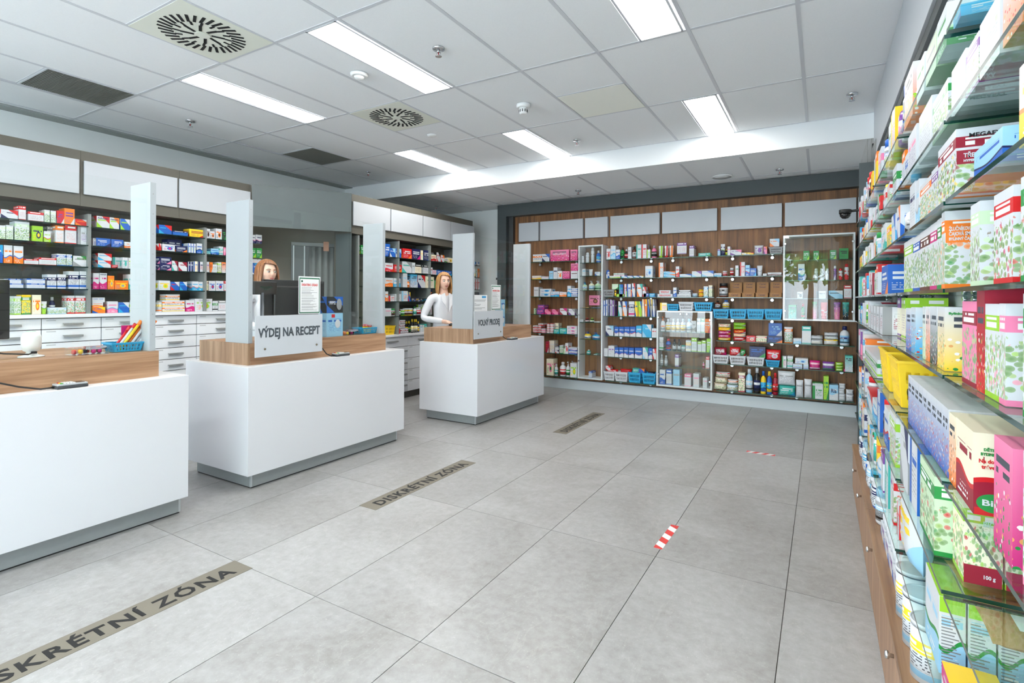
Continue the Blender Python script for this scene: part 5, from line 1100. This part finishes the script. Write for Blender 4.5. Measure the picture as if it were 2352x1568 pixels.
for k, s_ in enumerate(["1845 1859 576 b7 gwl;1868 1881 576 b7 gwl;1906 1921 574 b7 gwl;1928 1949 570 b7 gkg", "1833 1848 606 b2 wbt;1870 1879 616 s0 wwe;1883 1892 616 s0 wwe;1896 1905 616 s0 wwe;1914.6 1922 610 s7 vwk;1926.5 1935.7 616 s2 wrr;1939.5 1950 605.6 s2 wrr",
 "1831 1844 670 b4 wke;1875 1897 668 b5 wke;1903 1936 667 b3 fwk;1938.5 1956 655 b1 wrr", "1811 1829 700 b9 gte;1840 1849 697 o2 grg;1865.6 1877 693 u9 gpm;1885 1901 694 u2 rrw;1915 1931 694 u9 vpm;1935 1951 694 u9 tkb"]):
    W('wide cabinet, %s shelf' % ['top', 'second', 'third', 'lowest'][k], (1.79, 1.555, 1.345, 1.108)[k], s_)

BOXNAME = 'tea_box'
# --- right wall, seen at a grazing angle: fronts face the room, near sides face the camera
GR = 'goods on the right wall'
lv = ['top', 'second', 'third', 'fourth', 'fifth', 'sixth', 'seventh', 'lowest']
NEAR = [
 "2076 2095 141 b9 wol;2104 2121 118 b0 wge;2125 2148 70 b0 qeg;2150 2172 5 b2 wgq;2187 2204 10 b7 cwb",
 "2084 2103 283 b0 wpv;2109 2138 218 b0 wqe;2140 2175 178 b6 wge;2183 2215 110 b0 wqe;2216 2245 70 b6 wve;2247 2293 -20 b0 wqe;2300 2345 -120 b9 wor",
 "2088 2100 415 b0 wne;2101 2109 410 b2 wfe;2111 2137 400 b6 woy;2137 2152 378 b6 wvy;2152.5 2192.7 297 b6 wuy;2234 2299 290 b2 fbn;2337 2420 60 b2 iyo",
 "2024 2038 607 b7 bwo;2075 2095 545 b6 wlg;2095 2111 537 b6 wbg;2111 2134 520 b6 wdg;2134 2150 508 b6 wmg;2150 2159 500 b6 wgo;2160 2168 485 b6 wog;2226 2247 461 b6 wqd;2279 2323 424 b6 wrm;2340 2420 360 b6 wgr",
 "1998 2026 705 b5 weu n=4;2060 2067 684 b1 ive k=.05;2069 2078 684 b1 ilv k=.05;2079 2090 708 b9 wbo;2091 2101 706 b9 wcr;2117 2123 704 b9 wqg;2124 2132 704 b9 wog;2134 2150 704 b9 wkg;2151 2167 705 b9 wyg;2207 2239 692 b6 pum;2240 2258 668 b9 urg;2259 2290 698 b6 wlp;2291 2306 697 b6 wpl;2345 2420 672 b6 wgp",
 "1986 2014 826 b8 wgl;2084 2176 940 b9 wbr n=9;2177 2192 958 b9 iod;2193 2233 992 b2 iur;2279 2322 1030 b9 pmg;2345 2420 1090 b6 wpg",
 "1990 2003 912 b3 wrc;2004 2014 930 b2 wcb;2030 2040 945 b2 wbr;2042 2056 960 b6 wlr;2066 2084 985 b3 wne;2088 2105 1018 b5 wbe;2111 2144 1094 b6 qgr;2186 2210 1142 b6 ilr k=.03 d=.06",
 "2010 2020 1068 h2 wcf;2060 2085 1165 h7 wyf;2124 2155 1367 b2 wfg"]
for k in range(8):
    stock('right wall, %s level' % lv[k], GR, 0, .216, SHR[k], NEAR[k], .125, 'right')
# the sides of a few near cartons carry their titles
def near_title(lines, y, z, x, col, size, wd_, par_name):
    pass
orange = pm('o'); 
def side_panel(lab_, y, x0, x1, z0, z1, mat, texts):
    """printed panel on the camera-facing side of a carton"""
    cand = [o for o in C.objects if o.type == 'MESH' and o.parent is None and o.get('group') == GR]
    best = min(cand, key=lambda o: abs(o.location.y - o.dimensions.x / 2 - y) + abs(o.location.z - z0) * 5)
    return best
def carton_at(k, px):
    t = at(px, 700, 0, .216).y; c = [o for o in C.objects if o.type == 'MESH' and o.parent is None and o.get('group') == GR and abs(o.location.z - SHR[k]) < .01]
    return min(c, key=lambda o: abs((o.location.y - max(v.co.x for v in o.data.vertices)) - t))
def side_text(o, rows, band=None):
    w = max(v.co.x for v in o.data.vertices); d = max(v.co.y for v in o.data.vertices); h = max(v.co.z for v in o.data.vertices)
    if band: 
        z0, z1, ch = band; MB().box(w + .0002, w + .0006, -d + .001, d - .001, z0 * h, z1 * h).make('printed_band', pm(ch), o)
    for (s_, ch, size, vp, wd_, off) in rows: lettering(s_, size * h, pm(ch), o, Matrix.Translation((w + .0009, (-d + off * 2 * d), vp * h)) @ MX, width=wd_ * 2 * d, ext=.0002, bold=.0003, align='LEFT')
side_text(carton_at(2, 2192.7), [('MEGAFYT', 'k', .085, .885, .42, .15), ('TŘEZALKA', 'w', .085, .60, .36, .09), ('HYPERICI HERBA', 'w', .045, .525, .34, .09)], (.48, .68, 'u'))
side_text(carton_at(3, 2168), [('ŽLUČNÍKOVÁ', 'w', .065, .765, .30, .05), ('ČAJOVÁ SMĚS', 'w', .065, .70, .32, .05), ('BYLINNÝ ČAJ', 'w', .05, .635, .27, .05)], (.59, .82, 'o'))
side_text(carton_at(4, 2167), [('Bylinková', 'g', .05, .9, .24, .05)], None)
side_text(carton_at(5, 2233), [('DĚTSKÝ', 'g', .045, .80, .17, .10), ('BYLINNÝ', 'g', .045, .745, .19, .07), ('Na dobré', 'r', .065, .66, .24, .05), ('trávení', 'r', .065, .59, .19, .08), ('Bio', 'w', .10, .155, .20, .08)], (.0, .09, 'r'))
o = carton_at(5, 2233); w = max(v.co.x for v in o.data.vertices); h = max(v.co.z for v in o.data.vertices)
MB().lathe([(.022, 0), (.022, .0003)], 28, sx=.7, sy=1.0).make('green_oval', pm('g'), o, (w + .0004, -.037, h * .155), (0, PI / 2, 0))
side_text(carton_at(6, 2210), [('ŠÍPKOVÝ', 'r', .055, .92, .44, .2), ('PLOD', 'r', .055, .86, .3, .3), ('BIO', 'w', .09, .72, .3, .5), ('100 g', 'w', .06, .1, .3, .5)], (.0, .22, 'u'))
# seeded fill of the far boards, all small: same makers, one by one
rr = random.Random(21)
FARP = ['wve', 'wrk', 'wob', 'wbc', 'wgl', 'wpe', 'wce', 'yok', 'wtt', 'ior', 'wnb', 'cwb', 'rwk', 'vwp', 'wlg', 'wre', 'wbe', 'wwe', 'wfe', 'wue', 'wyo', 'wgt']
START = [2.0, 1.9, 2.0, 2.62, 3.0, 2.78, 1.9, 1.95]
OCC = {k: [] for k in range(8)}
for o_ in C.objects:
    if o_.parent is None and o_.get('group') == GR:
        k_ = min(range(8), key=lambda q: abs(SHR[q] - o_.location.z)); ww_ = (max(v.co.x for v in o_.data.vertices) if o_.type == 'MESH' else .05); OCC[k_].append((o_.location.y - ww_ - .004, o_.location.y + ww_ + .004))
for k in range(8):
    y = START[k]; surf = 'right wall, far %s level' % lv[k]; n = 0
    while y < 4.30:
        w = rr.choice((.045, .06, .075, .09, .12)); hmax = (SHR[k - 1] - SHR[k] if k else .22) - .02; h = hmax * rr.uniform(.55, .95); kind = rr.choice('bbbbbboj'); cols = rr.choice(FARP); st = rr.choice((0, 1, 2, 3, 4, 5, 6, 8, 8, 1)); dd = .12
        if kind in 'oj': w = min(w, .065); dd = w; h = min(h, hmax * .85)
        hit = [g_ for g_ in [(2.865, 2.892), (3.658, 3.682), (2.043, 2.067)] + OCC[k] if y < g_[1] and y + w > g_[0]]
        if hit: y = hit[0][1] + .003; continue
        o = m_thing(kind, w - .002, dd, h, st, cols); o.location = (.216 + rr.uniform(0, .012) + dd / 2, y + w / 2, SHR[k] + .0012); o.rotation_euler = (0, 0, -PI / 2)
        tag(o, '%s, %s item, %s' % (describe(kind, st, cols), ordw(n), surf), CAT[kind], GR); n += 1
        y += w + rr.choice((.0, .002, .004, .03))
# yellow baskets on the sixth level
for k, (y0, y1, lab) in enumerate(((2.46, 2.74, 'farther yellow perforated basket on the right-hand shelves'), (2.12, 2.36, 'nearer yellow perforated basket on the right-hand shelves'))):
    b_ = m_basket(y1 - y0, .17, .155, 'y'); b_.location = (.216 + .085, (y0 + y1) / 2, SHR[5] + .0012); b_.rotation_euler = (0, 0, -PI / 2); tag(b_, lab, 'basket', 'yellow baskets')
    t_ = tag(MB().lathe([(.05, .0), (.06, .03), (.05, .07), (.02, .09)], 16, sx=.8).make('dark_pouch', plain('dark_green_pouch', (28, 58, 36), .3), None, (.30, (y0 + y1) / 2, SHR[5] + .008)), 'dark green pouch inside the %s yellow basket' % ('farther' if k == 0 else 'nearer'), 'pouch')
# lowest level: row of blue-white cartons in depth, brown bags, lime and magenta packs
src = carton_at(7, 2155)
for k in (1, 2):
    c = src.copy(); C.objects.link(c); c.location.x += 0
    break
src['label'] = 'white and blue carton with a green top, front one of three on the lowest level'
w0 = src.location.x; yy0 = src.location.y
C.objects.unlink(c); bpy.data.objects.remove(c)
hS = max(v.co.z for v in src.data.vertices); wS = max(v.co.x for v in src.data.vertices); bpy.data.objects.remove(src)
for k in range(3):
    o = MB().box(-wS, wS, -.022, .022, 0, hS).make('carton', print_mat(2), None, (.216 + .0235 + k * .0475, yy0, SHR[7] + .0012), (0, 0, -PI / 2), cols='wfg')
    tag(o, 'white and light blue carton with green top, %s of three side by side, lowest level' % ['outermost', 'middle', 'innermost'][k], 'box', 'three blue-white cartons on the lowest level')
    MB().box(wS, wS + .0004, -.021, .021, hS * .80, hS - .0005).make('green_band', pm('l'), o); MB().box(-wS + .0005, wS - .0005, -.021, .021, hS, hS + .0004).make('green_top', pm('l'), o)
    m_ = MB(); q_ = random.Random(k)
    for j in range(16): L_ = q_.uniform(.4, 1) * .034; m_.box(wS, wS + .0003, -.018, -.018 + L_, hS * .72 - j * hS * .042, hS * .735 - j * hS * .042)
    o2 = m_.make('text_lines', pgrey, o); o2['kind'] = 'stuff'
_b = carton_at(6, 2210); _c = _b.copy(); C.objects.link(_c); _c.location.x += .064; _c['label'] = 'ivory box with lime plant picture standing behind its twin, right wall, seventh level'
for _ch in _b.children:
    _d = _ch.copy(); C.objects.link(_d); _d.parent = _c
bagm = plain('kraft_paper', (176, 130, 84), .6, noise=.12, scale=30, bump=.5, bscale=50)
def bag(y, z, lab, tilt, mat, sc=1.0, x=.300):
    e = m_thing('h', .17 * sc, .036, .16 * sc, 0, 'aee'); e.data.materials.clear(); e.data.materials.append(mat); e.name = 'paper_bag'
    e.location = (x, y, z); e.rotation_euler = (tilt, 0, -PI / 2); tag(e, lab, 'bag', 'kraft paper bags')
    if mat is bagm: MB().box(-.03, .03, .019, .0196, .07, .115).make('sticker', paper, e)
    return e
zt_ = SHR[7] + hS + .003
for (y_, z_, x_, t_, l_) in ((1.57, zt_ + .022, .322, 88, 'farther'), (1.415, zt_ + .020, .336, 98, 'nearer')):
    e = bag(y_, z_, 'crumpled kraft paper bag with a white sticker on top of the blue cartons, %s one' % l_, 0, bagm, .88, x_); e.rotation_euler = (math.radians(t_), 0, math.radians(4))
o = MB().box(-.042, .042, -.10, .10, 0, .056).make('tea_box', print_mat(3), None, (.256, 1.27, SHR[7] + .0012), cols='myw'); tag(o, 'magenta box with yellow corner lying flat on the lowest level of the right wall', 'box')
o = MB().box(-.04, .04, -.022, .022, 0, .20).make('tea_box', print_mat(2), None, (.322, 1.118, SHR[7] + .0012), cols='wlg'); tag(o, 'tall white and lime box in front of the paper bags, lowest level', 'box')
MB().box(-.04, .04, -.0224, -.022, .13, .2).make('lime_top', pm('l'), o)
# things standing on the cabinet top
cz = .3132
def on_top(kind, px, py, w, d, h, st, cols, lab):
    p = at(px, py, 2, cz); o = m_thing(kind, w, d, h, st, cols); o.location = (max(p.x, .192 + d / 2), p.y, cz); o.rotation_euler = (0, 0, -PI / 2); tag(o, lab, CAT[kind], 'goods on the low cabinet top'); return o
for k, y in enumerate((2.12, 1.96, 1.80)): 
    o = m_thing('c', .098, .098, .155, 8, 'wyf'); o.location = (.262, y, cz); tag(o, 'white and yellow tin on the low cabinet, %s of three' % ['farthest', 'middle', 'nearest'][k], 'tin', 'tins on the low cabinet')
o = m_thing('o', .07, .07, .15, 8, 'wbg'); o.location = (.345, 1.93, cz); tag(o, 'white bottle with a blue screw cap behind the yellow tins', 'bottle')
o = m_thing('j', .09, .09, .20, 8, 'wwg'); o.location = (.34, 1.70, cz); tag(o, 'large white jar with a green leaf label on the low cabinet', 'jar')
o = m_thing('h', .10, .06, .12, 6, 'wgo'); o.location = (.30, 1.55, cz); o.rotation_euler = (0, 0, -PI / 2); tag(o, 'clear and green sweets pouch on the low cabinet top', 'pouch')
for k in range(4):
    y = 2.30 + k * .15; e = tag(empty('bottle_pack', (.262, y, cz), -PI / 2), 'violet and white cardboard pack of small bottles on the low cabinet, %s from camera' % ORD[k], 'pack', 'bottle packs')
    MB().prism([(-.068, -.034), (.068, -.034), (.068, .034), (-.068, .034)], 0, .055).make('sleeve', print_mat(3), e, cols='wvb')
    for i in range(2):
        for j in range(2): MB().lathe([(.029, .056), (.029, .09), (.018, .104), (.016, .125), (.001, .126)], 16, cx=-.034 + .068 * i, cy=-.0 + (.0 if j == 0 else .0)).make('small_bottle', pm('b' if j else 'w'), e) if j == 0 else None
for k in range(9):
    y = 2.93 + k * .155; o = m_thing('r' if k % 2 else 'j', .12 if k % 2 else .09, .10 if k % 2 else .09, .16, 8, ['wfe', 'wnb', 'wce'][k % 3]); o.location = (.262, y, cz); o.rotation_euler = (0, 0, -PI / 2)
    tag(o, 'white and pale blue %s on the low cabinet, %s past the bottle packs' % ('soft pack' if k % 2 else 'tub', ORD[k]), 'pack' if k % 2 else 'tub', 'goods on the low cabinet top')

# --- things on the counters
CT = 1.0042
b_ = m_basket(.16, .12, .055, 'c'); b_.location = (-3.58, 1.530, CT); b_.rotation_euler = (0, 0, PI / 2); tag(b_, 'small blue basket full of candy sticks on the nearest counter', 'basket', 'blue counter baskets')
cc = ['rwr', 'wor', 'yyo', 'wyo', 'owr', 'wry', 'iyo', 'wmr', 'wro']
for k in range(9):
    q = random.Random(k); x, y = -3.60 + .012 * (k % 3) + .02, 1.475 + .013 * k; L_ = .13 + .02 * (k % 3)
    e = tag(empty('candy_stick', (x, y, CT + .012)), '%s wrapped candy stick in the blue counter basket, %s from left' % (NAMES[cc[k][0]], ORD[k]), 'candy', 'candy sticks in the blue basket')
    d_ = Vector((0, .55, .8)).normalized(); p1 = d_ * L_
    MB().tube([(0, 0, 0), tuple(p1)], .008, 8).make('wrapper', pm(cc[k][0]), e); MB().tube([tuple(p1), tuple(p1 + d_ * .03)], [.010, .012], 8).make('tip', pm(cc[k][2] if cc[k][2] != 'w' else 'r'), e)
tag(MB().box(-.002, .002, -.035, .035, 0, .06).make('price_card', pm('m'), None, (-3.63, 1.575, CT + .09), (0, 0, 0)), 'pink card stuck in the blue candy basket', 'card')
def tray(x, y, L_, lab):
    e = tag(empty('candy_tray', (x, y, CT), PI / 2), lab, 'tray', 'clear candy trays')
    mb = MB().box(-L_, L_, -.055, -.052, 0, .038).box(-L_, L_, .052, .055, 0, .038).box(-L_, -L_ + .003, -.052, .052, 0, .038).box(L_ - .003, L_, -.052, .052, 0, .038).box(-L_, L_, -.052, .052, 0, .002)
    mb.make('tub', ac, e); MB().box(-L_ - .006, L_ + .006, -.061, .061, .039, .042).make('lid', ac, e)
    for k in range(10):
        c = MB().lathe([(.004, 0), (.011, .004), (.011, .02), (.004, .024)], 10).make('sweet', pm('royokrmumk'[k]), None, (x + rr.uniform(-.035, .035), y - L_ + .02 + k * (2 * L_ - .04) / 9, CT + .0035)); tag(c, '%s sweet in the %s, %s from left' % (NAMES['royokrmumk'[k]], 'nearest counter tray' if y < 2 else 'middle counter tray', ORD[k]), 'sweet', 'sweets in the clear trays')
    for k in range(2):
        b = MB().box(-.045, .045, -.012, .012, 0, .016).make('chocolate_bar', print_mat(7), None, (x + .0 - .02 + .03 * k, y + L_ * .45, CT + .026 - .022 * 0), (0, 0, PI / 2), cols=('uwi', 'wvk')[k]); tag(b, '%s wrapped bar in the %s' % (['maroon', 'white and violet'][k], 'nearest counter tray' if y < 2 else 'middle counter tray'), 'chocolate bar', 'bars in the clear trays')
tray(-3.56, 1.345, .085, 'clear lidded tray of sweets on the nearest counter'); tray(-3.56, 3.245, .095, 'clear lidded tray of sweets on the middle counter')
b_ = m_basket(.19, .12, .055, 'c'); b_.location = (-3.585, 3.44 + .02, CT); b_.rotation_euler = (0, 0, PI / 2); tag(b_, 'flat blue basket at the far post of the middle counter', 'basket', 'blue counter baskets')
for k, (dy, cols_) in enumerate(((.0, 'yro'), (.045, 'yrr'))):
    o = MB().box(-.02, .02, -.012, .012, 0, .075 - k * .01).make('carton', print_mat(1), None, (-3.60, 3.475 + dy, CT + .006), (0, 0, PI / 2), cols=cols_); tag(o, 'small yellow and red box in the flat blue basket, %s' % ['left one', 'right one'][k], 'box')
o = tag(MB().box(-.085, .085, -.05, .05, 0, .195).make('mask_carton', print_mat(0), None, (-3.545, 3.035, CT), (0, 0, PI / 2), cols='fbb'), 'light blue respirator mask carton on the middle counter', 'box')
MB().lathe([(.001, 0), (.026, .0008), (.028, .0)], 24, sy=1.3).make('mask_picture', pm('w'), o, (.03, -.0502, .105), (PI / 2, 0, 0)); MB().box(-.035, .0, -.0508, -.0502, .158, .185).make('red_mark', pm('r'), o)
o = tag(MB().box(-.085, .085, -.05, .05, 0, .135).make('respirator_box', print_mat(3), None, (-3.545, 3.035, CT + .1965), (0, 0, PI / 2), cols='kbb'), 'dark respirator box stacked on the light blue mask carton', 'box')
MB().lathe([(.001, 0), (.026, .0008), (.028, .0)], 24, sy=1.7).make('mask_picture', pm('e'), o, (.045, -.0502, .07), (PI / 2, 0, 0)); lettering('FFP2', .036, pm('w'), o, Matrix.Translation((-.025, -.0508, .082)) @ MF, width=.06, bold=.001)
for k in range(2):
    o = tag(MB().box(-.045, .045, -.04, .04, 0, .155).make('mask_carton', print_mat(0), None, (-3.215, 5.195, CT + k * .1565), (0, 0, PI / 2), cols='fbb'), 'light blue mask carton on the far counter, %s of two' % ['lower', 'upper'][k], 'box', 'mask cartons on the far counter')
    MB().lathe([(.001, 0), (.022, .0008), (.024, .0)], 24, sy=1.3).make('mask_picture', pm('w'), o, (.008, -.0402, .07), (PI / 2, 0, 0))
